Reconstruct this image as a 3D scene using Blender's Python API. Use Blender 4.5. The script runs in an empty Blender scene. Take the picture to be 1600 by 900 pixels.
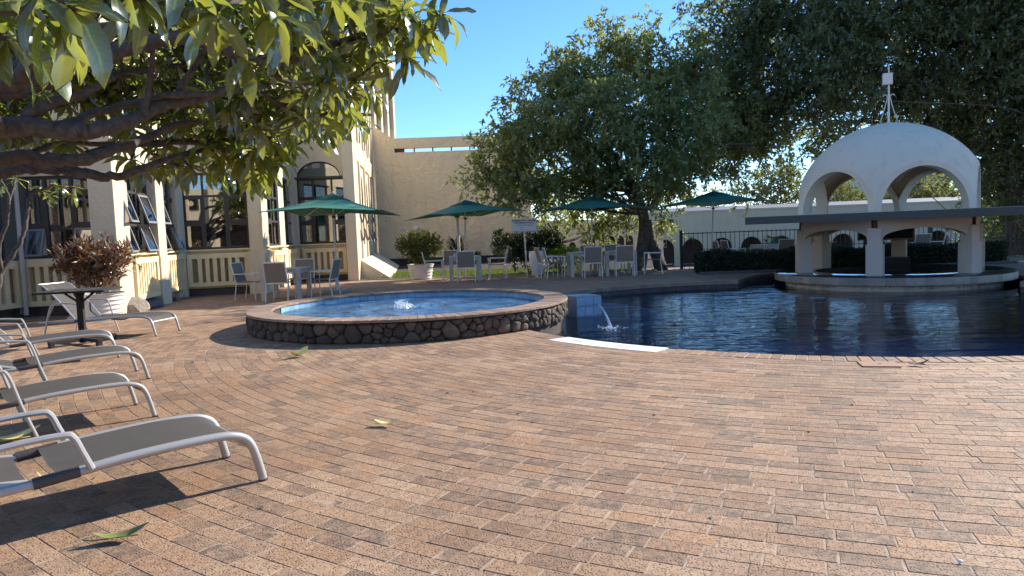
import bpy, bmesh, math, random
import numpy as np
from mathutils import Vector, Matrix, geometry
random.seed(7); RNG = np.random.default_rng(7)
S = bpy.context.scene; COL = S.collection; PI = math.pi
V = Vector
# ---------------------------------------------------------------- camera
FPX, ROLL, HX, HY, CAMH = 1130.0, -0.036, 756.0, 366.0, 1.4
_th = math.atan(ROLL); _c, _s = math.cos(_th), math.sin(_th)
_p = math.atan(((800-HX)*(-_s) + (450-HY)*_c)/FPX)
CF = V((0, math.cos(_p), -math.sin(_p))); _r0 = V((1, 0, 0)); _d0 = V((0, -math.sin(_p), -math.cos(_p)))
CR = _r0*_c - _d0*_s; CD = _r0*_s + _d0*_c; CP = V((0, 0, CAMH))
cam = bpy.data.objects.new('camera', bpy.data.cameras.new('camera')); COL.objects.link(cam)
cam.data.sensor_width = 36; cam.data.lens = FPX*36/1600; cam.data.clip_end = 3000; cam.data.clip_start = .05
m = Matrix.Identity(4)
for i in range(3): m[i][0], m[i][1], m[i][2], m[i][3] = CR[i], -CD[i], -CF[i], CP[i]
cam.matrix_world = m; S.camera = cam
def ray(px, py): return CF*FPX + CR*(px-800) + CD*(py-450)
def at(px, py, Y): v = ray(px, py); return CP + v*(Y/v.y)          # point of the place at distance Y
def gnd(px, py, z=0.): v = ray(px, py); return CP + v*((z-CAMH)/v.z)
def project(P):
    v = V(P)-CP; d = v.dot(CF); return 800+FPX*v.dot(CR)/d, 450+FPX*v.dot(CD)/d, d
# ---------------------------------------------------------------- sky, sun, exposure
SUND = V((.815, .58, 0)).normalized()*math.cos(math.radians(30)) + V((0, 0, math.sin(math.radians(30))))
w = bpy.data.worlds.new('World'); S.world = w; w.use_nodes = True; nt = w.node_tree
sky = nt.nodes.new('ShaderNodeTexSky'); sky.sky_type = 'NISHITA'; sky.sun_disc = False
sky.sun_elevation = math.radians(30); sky.sun_rotation = math.atan2(SUND.x, SUND.y)
sky.altitude = 1500; sky.air_density = 1.0; sky.dust_density = .1; sky.ozone_density = 5.5
hs_ = nt.nodes.new('ShaderNodeHueSaturation'); hs_.inputs['Saturation'].default_value = 1.1; nt.links.new(sky.outputs[0], hs_.inputs['Color']); nt.links.new(hs_.outputs[0], nt.nodes['Background'].inputs[0]); nt.nodes['Background'].inputs[1].default_value = .15
sl = bpy.data.lights.new('sun', 'SUN'); sl.energy = 4.9; sl.angle = math.radians(.53); sl.color = (1, .93, .82)
so = bpy.data.objects.new('sun', sl); COL.objects.link(so); so.rotation_euler = (-SUND).to_track_quat('-Z', 'Y').to_euler(); so.location = (30, 20, 30)
S.view_settings.view_transform = 'Standard'; S.view_settings.look = 'None'; S.view_settings.exposure = .80; S.view_settings.gamma = 1
S.render.engine = 'CYCLES'; S.cycles.use_denoising = True; S.cycles.max_bounces = 8; S.cycles.transparent_max_bounces = 12
S.cycles.caustics_reflective = False; S.cycles.caustics_refractive = False; S.cycles.sample_clamp_indirect = 6
# ---------------------------------------------------------------- materials
def newmat(name):
    M = bpy.data.materials.new(name); M.use_nodes = True; t = M.node_tree
    for n in list(t.nodes): t.nodes.remove(n)
    return M, t, t.nodes.new('ShaderNodeOutputMaterial')
def N(t, typ, **k):
    n = t.nodes.new(typ)
    for a, b in k.items():
        if a.startswith('i_'): n.inputs[a[2:].replace('_', ' ')].default_value = b
        elif a.startswith('n_'): n.inputs[int(a[2:])].default_value = b
        else: setattr(n, a, b)
    return n
def rgba(c): return (c[0], c[1], c[2], 1)
def mixc(t, fac, a, b, mode='MIX'):
    n = t.nodes.new('ShaderNodeMix'); n.data_type = 'RGBA'; n.blend_type = mode
    for s, v in ((0, fac), (6, a), (7, b)):
        if isinstance(v, bpy.types.NodeSocket): t.links.new(v, n.inputs[s])
        elif s == 0: n.inputs[0].default_value = v
        else: n.inputs[s].default_value = rgba(v)
    return n.outputs[2]
def math_(t, op, a, b=None, c=None):
    n = t.nodes.new('ShaderNodeMath'); n.operation = op
    for i, v in enumerate((a, b, c)):
        if v is None: continue
        if isinstance(v, bpy.types.NodeSocket): t.links.new(v, n.inputs[i])
        else: n.inputs[i].default_value = v
    return n.outputs[0]
def ramp(t, fac, *stops):
    n = t.nodes.new('ShaderNodeValToRGB'); e = n.color_ramp.elements
    while len(e) < len(stops): e.new(.5)
    for el, (p, c) in zip(e, stops): el.position = p; el.color = rgba(c) if len(c) == 3 else c
    t.links.new(fac, n.inputs[0]); return n.outputs[0]
def noise(t, vec, scale, detail=3, rough=.6):
    n = N(t, 'ShaderNodeTexNoise', i_Scale=scale, i_Detail=detail, i_Roughness=rough); t.links.new(vec, n.inputs['Vector']); return n.outputs['Fac']
def pos(t): return t.nodes.new('ShaderNodeNewGeometry').outputs['Position']
def objrand(t):      # one value per object and per loose piece
    a = t.nodes.new('ShaderNodeObjectInfo').outputs['Random']; b = t.nodes.new('ShaderNodeNewGeometry').outputs['Random Per Island']
    return math_(t, 'FRACT', math_(t, 'ADD', a, b))
def bumpn(t, h, strength, dist=.01):
    n = N(t, 'ShaderNodeBump', i_Strength=strength, i_Distance=dist); t.links.new(h, n.inputs['Height']); return n.outputs[0]
def pm(name, col, rough=.6, var=.15, vs=6, bump=0, bs=40, bd=.01, metal=0, spec=.5, rnd=0, dirt=0, dcol=(.1, .08, .06)):
    M, t, out = newmat(name); b = N(t, 'ShaderNodeBsdfPrincipled', i_Roughness=rough, i_Metallic=metal); b.inputs['Specular IOR Level'].default_value = spec
    P = pos(t); f = noise(t, P, vs, 4)
    c = mixc(t, f, [x*(1-var) for x in col], [min(1, x*(1+var)) for x in col])
    if rnd: c = mixc(t, objrand(t), c, mixc(t, 1., c, [1-rnd]*3, 'MULTIPLY'))
    if dirt: c = mixc(t, math_(t, 'MULTIPLY', ramp(t, noise(t, P, 1.7, 6, .7), (.45, (0, 0, 0)), (.75, (1, 1, 1))), dirt), c, dcol)
    t.links.new(c, b.inputs['Base Color'])
    if bump: t.links.new(bumpn(t, noise(t, P, bs, 4), bump, bd), b.inputs['Normal'])
    t.links.new(b.outputs[0], out.inputs[0]); return M
def leafmat(name, dark, light, trans=(.3, .36, .05), tf=.35, rough=.4, gl=.06, vein=False):
    M, t, out = newmat(name); r = objrand(t)
    r = math_(t, 'ADD', math_(t, 'MULTIPLY', r, .6), math_(t, 'MULTIPLY', ramp(t, noise(t, pos(t), 1.1, 4, .65), (.35, (0, 0, 0)), (.68, (1, 1, 1))), .5)); c = mixc(t, r, dark, light)
    if vein:
        tc = N(t, 'ShaderNodeTexCoord'); s_ = N(t, 'ShaderNodeSeparateXYZ'); t.links.new(tc.outputs['Object'], s_.inputs[0]); ay = math_(t, 'ABSOLUTE', s_.outputs[1])
        rib = ramp(t, ay, (.008, (1, 1, 1)), (.02, (0, 0, 0))); wv = math_(t, 'SINE', math_(t, 'MULTIPLY', math_(t, 'SUBTRACT', s_.outputs[0], math_(t, 'MULTIPLY', ay, .7)), 95.))
        vn = math_(t, 'MULTIPLY', ramp(t, wv, (.86, (0, 0, 0)), (1, (1, 1, 1))), .35); c = mixc(t, math_(t, 'MINIMUM', math_(t, 'ADD', math_(t, 'MULTIPLY', rib, .6), vn), 1.), c, [min(1, x*2.6) for x in light])
        c = mixc(t, math_(t, 'MULTIPLY', ramp(t, noise(t, pos(t), 9, 4), (.62, (0, 0, 0)), (.74, (1, 1, 1))), .5), c, (.12, .09, .03))
    d = N(t, 'ShaderNodeBsdfDiffuse'); t.links.new(c, d.inputs[0])
    tr = N(t, 'ShaderNodeBsdfTranslucent'); t.links.new(mixc(t, r, [x*.7 for x in trans], trans), tr.inputs[0])
    m1 = N(t, 'ShaderNodeMixShader', n_0=tf); t.links.new(d.outputs[0], m1.inputs[1]); t.links.new(tr.outputs[0], m1.inputs[2])
    g = N(t, 'ShaderNodeBsdfGlossy', i_Roughness=rough); g.inputs[0].default_value = (.9, .95, 1, 1)
    m2 = N(t, 'ShaderNodeMixShader', n_0=gl); t.links.new(m1.outputs[0], m2.inputs[1]); t.links.new(g.outputs[0], m2.inputs[2])
    t.links.new(m2.outputs[0], out.inputs[0]); return M
PCX, PCY, PR = 5.3, 12.7, 5.62      # pool circle; the courses of the paving run round it
FX0, FX1, FY0, FY1 = -9.2, 7.6, .9, 14.0     # where pavers are laid one by one
def paver_color(t, P, r, speck=1.):
    base = ramp(t, r, (0, (.40, .236, .134)), (.3, (.46, .29, .172)), (.6, (.51, .335, .207)), (.85, (.41, .26, .163)), (1, (.485, .282, .15)))
    big = noise(t, P, .55, 3)
    base = mixc(t, ramp(t, big, (.42, (0, 0, 0)), (.64, (1, 1, 1))), base, mixc(t, 1., base, (.80, .75, .70), 'MULTIPLY'))
    st = math_(t, 'MULTIPLY', ramp(t, math_(t, 'ADD', math_(t, 'MULTIPLY', math_(t, 'FRACT', math_(t, 'MULTIPLY', r, 7.31)), .55), math_(t, 'MULTIPLY', noise(t, P, .8, 4), .75)), (.60, (0, 0, 0)), (.84, (1, 1, 1))), ramp(t, noise(t, P, 11, 5, .7), (.36, (.1, .1, .1)), (.6, (1, 1, 1))))
    base = mixc(t, math_(t, 'MULTIPLY', st, .8), base, (.15, .105, .075))
    base = mixc(t, ramp(t, noise(t, P, 26, 4, .7), (.38, (1, 1, 1)), (.6, (0, 0, 0))), base, mixc(t, 1., base, (.74, .70, .66), 'MULTIPLY'))
    v = N(t, 'ShaderNodeTexVoronoi', i_Scale=78.); t.links.new(P, v.inputs['Vector'])
    sp = math_(t, 'MULTIPLY', ramp(t, v.outputs['Distance'], (.2, (1, 1, 1)), (.42, (0, 0, 0))), ramp(t, noise(t, P, 38, 3), (.33, (0, 0, 0)), (.5, (1, 1, 1))))
    return mixc(t, math_(t, 'MULTIPLY', sp, .86*speck), base, (.12, .075, .052)), sp
def mat_paver():
    M, t, out = newmat('clay_paver'); P = pos(t); c, sp = paver_color(t, P, objrand(t))
    b = N(t, 'ShaderNodeBsdfPrincipled', i_Roughness=.78); t.links.new(c, b.inputs['Base Color'])
    h = math_(t, 'SUBTRACT', noise(t, P, 120, 3), sp); t.links.new(bumpn(t, h, .8, .004), b.inputs['Normal'])
    t.links.new(b.outputs[0], out.inputs[0]); return M
def mat_terrace():   # sandy bed under the laid pavers, paving pattern where it is too far to tell them apart
    M, t, out = newmat('terrace_paving'); P = pos(t)
    s = N(t, 'ShaderNodeSeparateXYZ'); t.links.new(P, s.inputs[0]); X, Y = s.outputs[0], s.outputs[1]
    dx, dy = math_(t, 'SUBTRACT', X, PCX), math_(t, 'SUBTRACT', Y, PCY)
    r = math_(t, 'SQRT', math_(t, 'ADD', math_(t, 'MULTIPLY', dx, dx), math_(t, 'MULTIPLY', dy, dy)))
    a = math_(t, 'MULTIPLY', math_(t, 'ARCTAN2', dy, dx), 12.)
    cb = N(t, 'ShaderNodeCombineXYZ'); t.links.new(a, cb.inputs[0]); t.links.new(r, cb.inputs[1])
    br = N(t, 'ShaderNodeTexBrick', i_Scale=1., i_Mortar_Size=.006, i_Brick_Width=.243, i_Row_Height=.118); t.links.new(cb.outputs[0], br.inputs['Vector'])
    br.inputs['Color1'].default_value = (0, 0, 0, 1); br.inputs['Color2'].default_value = (1, 1, 1, 1); br.inputs['Mortar'].default_value = (.5, .5, .5, 1)
    bw = N(t, 'ShaderNodeRGBToBW'); t.links.new(br.outputs['Color'], bw.inputs[0])
    c, sp = paver_color(t, P, bw.outputs[0], .6)
    c = mixc(t, br.outputs['Fac'], c, (.30, .23, .17))
    ins = math_(t, 'MULTIPLY', math_(t, 'MULTIPLY', math_(t, 'GREATER_THAN', X, FX0), math_(t, 'LESS_THAN', X, FX1)), math_(t, 'MULTIPLY', math_(t, 'GREATER_THAN', Y, FY0), math_(t, 'LESS_THAN', Y, FY1)))
    sand = ramp(t, noise(t, P, 9, 5, .75), (.36, (.11, .075, .055)), (.48, (.36, .26, .185)), (.72, (.50, .385, .29)))
    c = mixc(t, ins, c, sand)
    b = N(t, 'ShaderNodeBsdfPrincipled', i_Roughness=.85); t.links.new(c, b.inputs['Base Color']); t.links.new(b.outputs[0], out.inputs[0]); return M
def mat_water(name, tint, scale, strength, dist, stretch=1., air=0., acol=(.3, .6, .9)):
    M, t, out = newmat(name); P = pos(t)
    mp = N(t, 'ShaderNodeMapping'); t.links.new(P, mp.inputs[0]); mp.inputs['Scale'].default_value = (1/stretch, stretch, 1); mp.inputs['Rotation'].default_value = (0, 0, .35)
    h = math_(t, 'ADD', noise(t, mp.outputs[0], scale, 2, .5), math_(t, 'MULTIPLY', noise(t, mp.outputs[0], scale*2.6, 3, .6), .45))
    nrm = bumpn(t, h, strength, dist)
    fr = N(t, 'ShaderNodeFresnel', i_IOR=1.62); t.links.new(nrm, fr.inputs[1])
    tr = N(t, 'ShaderNodeBsdfTransparent'); tr.inputs[0].default_value = rgba(tint)
    gl = N(t, 'ShaderNodeBsdfGlossy', i_Roughness=.03); t.links.new(nrm, gl.inputs['Normal'])
    if air:      # water full of fine bubbles
        df = N(t, 'ShaderNodeBsdfDiffuse'); df.inputs[0].default_value = rgba(acol); t.links.new(nrm, df.inputs['Normal']); m3 = N(t, 'ShaderNodeMixShader'); t.links.new(math_(t, 'MULTIPLY', ramp(t, noise(t, P, 3.2, 5, .7), (.35, (.3, .3, .3)), (.68, (1, 1, 1))), air), m3.inputs[0]); t.links.new(tr.outputs[0], m3.inputs[1]); t.links.new(df.outputs[0], m3.inputs[2]); tr = m3
    mx = N(t, 'ShaderNodeMixShader'); t.links.new(fr.outputs[0], mx.inputs[0]); t.links.new(tr.outputs[0], mx.inputs[1]); t.links.new(gl.outputs[0], mx.inputs[2])
    t.links.new(mx.outputs[0], out.inputs[0]); return M
def mat_glass(name, tint, f0=.12):
    M, t, out = newmat(name)
    fr = N(t, 'ShaderNodeFresnel', i_IOR=1.6); f = math_(t, 'ADD', fr.outputs[0], f0)
    tr = N(t, 'ShaderNodeBsdfTransparent'); tr.inputs[0].default_value = rgba(tint)
    gl = N(t, 'ShaderNodeBsdfGlossy', i_Roughness=.02)
    mx = N(t, 'ShaderNodeMixShader'); t.links.new(f, mx.inputs[0]); t.links.new(tr.outputs[0], mx.inputs[1]); t.links.new(gl.outputs[0], mx.inputs[2])
    t.links.new(mx.outputs[0], out.inputs[0]); return M
def mat_emit(name, col, st):
    M, t, out = newmat(name); b = N(t, 'ShaderNodeBsdfPrincipled', i_Roughness=.4); b.inputs['Base Color'].default_value = rgba(col)
    b.inputs['Emission Color'].default_value = rgba(col); b.inputs['Emission Strength'].default_value = st; t.links.new(b.outputs[0], out.inputs[0]); return M
def mat_bark(name, c1, c2, scale=14, bd=.02):
    M, t, out = newmat(name); P = pos(t)
    b = N(t, 'ShaderNodeBsdfPrincipled', i_Roughness=.85); f = noise(t, P, scale, 6, .7)
    t.links.new(ramp(t, f, (.3, c1), (.68, c2)), b.inputs['Base Color']); t.links.new(bumpn(t, f, .7, bd), b.inputs['Normal'])
    t.links.new(b.outputs[0], out.inputs[0]); return M
def mat_stucco(name, col, scale=9, bd=.03, st=.6):
    M, t, out = newmat(name); P = pos(t); b = N(t, 'ShaderNodeBsdfPrincipled', i_Roughness=.9); b.inputs['Specular IOR Level'].default_value = .2
    f = noise(t, P, scale, 5, .6); big = noise(t, P, .7, 4)
    sc = N(t, 'ShaderNodeMapping'); sc.inputs['Scale'].default_value = (3, 3, .35); t.links.new(P, sc.inputs[0]); streak = noise(t, sc.outputs[0], 1.2, 5, .65)
    c = mixc(t, big, [x*.9 for x in col], [x*1.06 for x in col])
    c = mixc(t, ramp(t, streak, (.52, (0, 0, 0)), (.8, (.5, .5, .5))), c, [x*y for x, y in zip(col, (.66, .62, .55))])
    t.links.new(c, b.inputs['Base Color']); t.links.new(bumpn(t, f, st, bd), b.inputs['Normal']); t.links.new(b.outputs[0], out.inputs[0]); return M
MT = dict(
 paver=mat_paver(), terrace=mat_terrace(),
 coping=pm('coping_brick', (.38, .255, .175), .8, .3, 20, .5, 90, .004, rnd=.4, dirt=.35),
 stone=pm('lava_stone', (.16, .12, .092), .9, .6, 11, .9, 45, .02, rnd=.55, dirt=.5, dcol=(.2, .16, .12)),
 mortar=pm('dark_mortar', (.085, .068, .054), .95, .4, 20, .5, 60),
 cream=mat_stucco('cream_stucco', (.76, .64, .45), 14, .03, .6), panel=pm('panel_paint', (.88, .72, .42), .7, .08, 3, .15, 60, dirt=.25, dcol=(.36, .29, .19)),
 wall=mat_stucco('rough_stucco', (.84, .69, .48), 5, .12, 1.), arcade=mat_stucco('arcade_plaster', (.52, .50, .38), 10, .01, .4),
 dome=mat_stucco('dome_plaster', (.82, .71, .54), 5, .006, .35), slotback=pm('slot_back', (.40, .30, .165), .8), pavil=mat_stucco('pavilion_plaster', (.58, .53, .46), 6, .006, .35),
 fascia=pm('fascia_paint', (.055, .07, .06), .5, .12, 5), slab=pm('slab_concrete', (.5, .48, .45), .8, .15, 4),
 granite=pm('granite_top', (.06, .06, .062), .07, .4, 60, spec=.6), ctile=pm('counter_tile', (.42, .37, .29), .45, .2, 12, rnd=.3, dirt=.5),
 bbase=pm('speckled_base', (.78, .72, .56), .8, .25, 30, .4, 50, dirt=.6), dark=pm('dark_interior', (.03, .028, .026), .8),
 frame=pm('bronze_frame', (.055, .042, .036), .45, .2, 8), sash=pm('grey_sash', (.25, .235, .22), .4, .15, 8), glass=mat_glass('window_glass', (.55, .55, .52), .28),
 pale_sheet=pm('sheet_cloth', (.72, .65, .53), .9, .2, 3), inner=pm('dining_room', (.11, .09, .07), .85, .3, 2),
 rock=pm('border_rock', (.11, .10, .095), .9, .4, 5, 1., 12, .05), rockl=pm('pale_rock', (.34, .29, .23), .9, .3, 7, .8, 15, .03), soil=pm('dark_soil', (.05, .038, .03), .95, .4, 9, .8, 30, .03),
 alu=pm('silver_tube', (.47, .455, .43), .38, .07, 10, metal=.35, dirt=.12, dcol=(.3, .28, .25)), sling=pm('sling_mesh', (.185, .166, .15), .75, .12, 5, .25, 500, .002, dirt=.2, dcol=(.24, .22, .2)),
 slingb=pm('chair_mesh', (.26, .20, .15), .75, .15, 6), white=pm('white_metal', (.76, .70, .62), .45, .06, 8), table=pm('table_slats', (.54, .48, .40), .6, .1, 12),
 stoolm=pm('stool_paint', (.16, .27, .38), .4), black=pm('black_metal', (.022, .018, .016), .85, .3, 12), hinge=pm('hinge_plastic', (.07, .06, .058), .5),
 green=pm('green_canvas', (.018, .17, .125), .8, .15, 4, .2, 300, .002, dirt=.3, dcol=(.05, .15, .12)), wood=pm('pole_white', (.6, .57, .52), .5, .1, 6), conc=pm('concrete_base', (.36, .33, .3), .9, .2, 12),
 pot=pm('white_pot', (.72, .69, .63), .6, .07, 8, .2, 40, dirt=.35, dcol=(.45, .4, .33)),
 ptile=pm('pool_floor_tile', (.075, .22, .46), .4, .35, 3), stile=pm('spa_tile', (.32, .55, .72), .3, .2, 10, rnd=.3), sfloor=pm('spa_floor', (.16, .55, .97), .5, .3, 2.5),
 btile=pm('block_tile', (.36, .52, .66), .3, .15, 12, rnd=.25), step=pm('step_tile', (.42, .64, .80), .4, .2, 5), grout=pm('grout', (.30, .36, .40), .8),
 water=mat_water('pool_water', (.74, .88, .97), 1.2, .22, .22, 2.0), swater=mat_water('spa_water', (.88, .96, 1.), 5., .6, .12, 1., .55, (.22, .52, .88)),
 foam=pm('foam', (.85, .9, .95), .3, .05, 8), red=pm('red_paint', (.74, .52, .49), .6), ink=pm('sign_ink', (.05, .045, .06), .6), board=pm('sign_board', (.86, .85, .84), .5, .05, 3), strip=pm('white_strip', (.86, .85, .83), .6, .06, 6),
 terra=pm('terracotta', (.36, .19, .12), .8, .15, 8),
 bark=mat_bark('frangipani_bark', (.032, .027, .024), (.14, .118, .10), 16, .015), bark2=mat_bark('tree_bark', (.045, .035, .028), (.16, .12, .09), 9, .04), palebark=mat_bark('pale_bark', (.22, .18, .14), (.42, .36, .29), 12, .01),
 plum=leafmat('frangipani_leaf', (.009, .020, .006), (.075, .115, .024), (.60, .64, .08), .38, .25, .11, True),
 tree=leafmat('tree_leaf', (.03, .055, .022), (.24, .27, .095), (.55, .58, .13), .40, .45, .05), big=leafmat('big_tree_leaf', (.024, .042, .024), (.125, .155, .07), (.42, .48, .13), .38, .5, .05),
 olive=leafmat('olive_leaf', (.07, .09, .02), (.2, .2, .06), (.4, .4, .08), .4, .5, .03), croton=leafmat('croton_leaf', (.045, .06, .02), (.27, .115, .055), (.42, .18, .07), .3, .35, .08),
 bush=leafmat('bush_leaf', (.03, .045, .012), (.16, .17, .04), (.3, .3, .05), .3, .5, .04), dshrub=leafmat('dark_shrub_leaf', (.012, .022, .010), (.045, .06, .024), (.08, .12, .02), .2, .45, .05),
 lime=leafmat('lime_leaf', (.16, .24, .03), (.34, .44, .06), (.5, .6, .06), .4, .5, .03), palm=leafmat('palm_leaf', (.07, .11, .03), (.2, .27, .08), (.35, .42, .08), .35, .4, .06),
 grass=leafmat('grass_blade', (.05, .085, .015), (.12, .16, .035), (.24, .32, .05), .35, .6, .02), lawn=pm('lawn_soil', (.06, .10, .02), .95, .35, 5),
 fallen=pm('yellow_leaf', (.92, .76, .30), .5, .2, 30), fgreen=pm('green_fallen_leaf', (.22, .25, .07), .45, .3, 30), dry=pm('dry_leaf', (.09, .06, .04), .7, .3, 30),
 lamp=pm('lamp_globe', (.7, .66, .58), .35, .05, 5), glow=mat_emit('lamp_glow', (1, .72, .38), 1.3), skin=pm('skin', (.45, .26, .18), .6), shirt=pm('white_shirt', (.75, .74, .72), .8), pink=pm('pink_shirt', (.62, .25, .24), .8), navy=pm('dark_hair', (.03, .025, .022), .8),
 roof=pm('roof_sheet', (.2, .195, .19), .6, .15, 3), tower=mat_stucco('tower_paint', (.66, .58, .44), 8, .01, .3), ground=pm('court_ground', (.26, .22, .17), .95, .25, .5), hill=pm('hazy_hill', (.08, .1, .08), .95, .3, .02),
 iron=pm('black_iron', (.02, .02, .021), .5), screen=pm('screen_black', (.012, .012, .014), .25))
# ---------------------------------------------------------------- objects
def tag(o, label=None, cat=None, group=None, kind=None):
    if label: o['label'] = label
    if cat: o['category'] = cat
    if group: o['group'] = group
    if kind: o['kind'] = kind
    return o
def thing(name, label, cat, loc=(0, 0, 0), rz=0, group=None):
    o = bpy.data.objects.new(name, None); COL.objects.link(o); o.location = loc; o.rotation_euler = (0, 0, rz); o.empty_display_size = .2
    return tag(o, label, cat, group)
def link(name, me, mat, parent=None, smooth=False):
    if mat and not me.materials: me.materials.append(mat)
    if smooth: me.polygons.foreach_set('use_smooth', [True]*len(me.polygons))
    o = bpy.data.objects.new(name, me); COL.objects.link(o)
    if parent: o.parent = parent
    return o
def obj(name, bm, mat, parent=None, smooth=False, local=False):
    # geometry is given in the place's coordinates unless local; it is moved to the parent's own frame
    if parent and not local:
        r = parent
        while r.parent: r = r.parent
        bmesh.ops.translate(bm, verts=bm.verts, vec=-V(r.location))
    bmesh.ops.recalc_face_normals(bm, faces=bm.faces)
    if name.endswith('_water') and sum(f.normal.z*f.calc_area() for f in bm.faces) < 0: bmesh.ops.reverse_faces(bm, faces=bm.faces)
    me = bpy.data.meshes.new(name); bm.to_mesh(me); bm.free()
    o = link(name, me, mat, parent, smooth)
    if smooth: me.set_sharp_from_angle(angle=math.radians(40))
    return o
def npmesh(name, verts, faces, mat, parent=None, smooth=False, local=False):   # faces: (n,k) array
    verts = np.asarray(verts, np.float32); faces = np.asarray(faces, np.int32)
    if parent and not local:
        r = parent
        while r.parent: r = r.parent
        verts = verts - np.array(r.location, np.float32)
    me = bpy.data.meshes.new(name); n, k = faces.shape
    me.vertices.add(len(verts)); me.vertices.foreach_set('co', verts.ravel())
    me.loops.add(n*k); me.loops.foreach_set('vertex_index', faces.ravel())
    me.polygons.add(n); me.polygons.foreach_set('loop_start', np.arange(0, n*k, k, dtype=np.int32)); me.polygons.foreach_set('loop_total', np.full(n, k, np.int32))
    me.update(calc_edges=True); me.validate()
    me.polygons.foreach_set('use_smooth', [bool(smooth)]*n)
    return link(name, me, mat, parent, smooth)
def copy_tree(o, parent=None, name=None):
    c = o.copy(); COL.objects.link(c); c.parent = parent
    for ch in list(o.children): copy_tree(ch, c)
    return c
BM = bmesh.new
def box(bm, c, s, rz=0, bev=0, M=None):
    T = Matrix.Translation(c) @ Matrix.Rotation(rz, 4, 'Z')
    if M: T = M @ T
    r = bmesh.ops.create_cube(bm, size=1, matrix=T @ Matrix.Diagonal((*s, 1)))
    if bev:
        e = list({e for v in r['verts'] for e in v.link_edges})
        bmesh.ops.bevel(bm, geom=e, offset=bev, segments=2, affect='EDGES', profile=.6)
def hexa(bm, p):   # eight corners, bottom ring then top ring
    v = [bm.verts.new(q) for q in p]
    for f in ((0, 3, 2, 1), (4, 5, 6, 7), (0, 1, 5, 4), (1, 2, 6, 5), (2, 3, 7, 6), (3, 0, 4, 7)): bm.faces.new([v[i] for i in f])
def prism(bm, poly, z0, z1):
    n = len(poly); a = [bm.verts.new((p[0], p[1], z0)) for p in poly]; b = [bm.verts.new((p[0], p[1], z1)) for p in poly]
    bm.faces.new(a[::-1]); bm.faces.new(b)
    for i in range(n): bm.faces.new((a[i], a[(i+1) % n], b[(i+1) % n], b[i]))
def tube(bm, pts, r, seg=8, cap=True, flat=1.):
    pts = [V(p) for p in pts]; n = len(pts); rs = r if isinstance(r, (list, tuple)) else [r]*n
    rings = []; up = None
    for i, p in enumerate(pts):
        d = (pts[min(i+1, n-1)]-pts[max(i-1, 0)]).normalized()
        if up is None:
            up = V((0, 0, 1)) if abs(d.z) < .9 else V((1, 0, 0))
        x = d.cross(up).normalized(); up = x.cross(d).normalized()
        rings.append([bm.verts.new(p + (x*math.cos(2*PI*k/seg)*flat + up*math.sin(2*PI*k/seg))*rs[i]) for k in range(seg)])
    for i in range(n-1):
        for k in range(seg): bm.faces.new((rings[i][k], rings[i][(k+1) % seg], rings[i+1][(k+1) % seg], rings[i+1][k]))
    if cap: bm.faces.new(rings[0][::-1]); bm.faces.new(rings[-1])
def lathe(bm, prof, c=(0, 0, 0), seg=24, a0=0, a1=2*PI, close=True):
    full = abs(a1-a0-2*PI) < 1e-6; n = seg if full else seg+1; rg = []
    for k in range(n):
        a = a0+(a1-a0)*k/seg; rg.append([bm.verts.new((c[0]+math.cos(a)*r, c[1]+math.sin(a)*r, c[2]+z)) for r, z in prof])
    for k in range(seg):
        A, B = rg[k], rg[(k+1) % n]
        for i in range(len(prof)-1):
            try: bm.faces.new((A[i], B[i], B[i+1], A[i+1]))
            except ValueError: pass
    bmesh.ops.remove_doubles(bm, verts=bm.verts, dist=1e-5)
def smoothline(pts, n=6, closed=False):   # Catmull-Rom
    pts = [V(p) for p in pts]; out = []; L = len(pts)
    for i in range(L-1):
        p0, p1, p2, p3 = pts[max(i-1, 0)], pts[i], pts[i+1], pts[min(i+2, L-1)]
        for k in range(n):
            t = k/n; out.append(.5*((2*p1)+(p2-p0)*t+(2*p0-5*p1+4*p2-p3)*t*t+(3*p1-p0-3*p2+p3)*t**3))
    return out+[pts[-1]]
def lerp(a, b, t): return a+(b-a)*t
# ================================================================ ground, terrace, pool
LBX, LBY, LBR = 8.9, 17.7, 3.1
def pool_r(a):
    dx, dy = math.cos(a), math.sin(a); bx, by = LBX-PCX, LBY-PCY; b = dx*bx+dy*by; q = b*b-(bx*bx+by*by-LBR**2)
    return max(PR, b+math.sqrt(q)) if q > 0 and b > 0 else PR
NP_ = 160; POOL = [(PCX+pool_r(2*PI*i/NP_)*math.cos(2*PI*i/NP_), PCY+pool_r(2*PI*i/NP_)*math.sin(2*PI*i/NP_)) for i in range(NP_)]
TER = [(-60, -40), (70, -40), (70, 25.3), (2.2, 25.3), (2.2, 60), (-60, 60)]
tri = geometry.tessellate_polygon([[V((x, y, 0)) for x, y in TER], [V((x, y, 0)) for x, y in POOL]])
al = TER+POOL; vs = [(x, y, -.0024) for x, y in al]; bm = BM(); bv = [bm.verts.new(p) for p in vs]
for f in tri:
    try: bm.faces.new([bv[i] for i in f])
    except ValueError: pass
bmesh.ops.recalc_face_normals(bm, faces=bm.faces)
if sum(f.normal.z for f in bm.faces) < 0: bmesh.ops.reverse_faces(bm, faces=bm.faces)
terrace = tag(obj('terrace', bm, MT['terrace']), kind='structure')
bm = BM(); prism(bm, [(2.2, 25.3), (70, 25.3), (70, 25.45), (2.2, 25.45)], -1.6, -.01); obj('retaining_wall', bm, MT['rock'], terrace)
bm = BM(); bmesh.ops.create_grid(bm, x_segments=2, y_segments=2, size=1500, matrix=Matrix.Translation((0, 0, -1.55))); tag(obj('ground', bm, MT['ground']), kind='structure')
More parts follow.
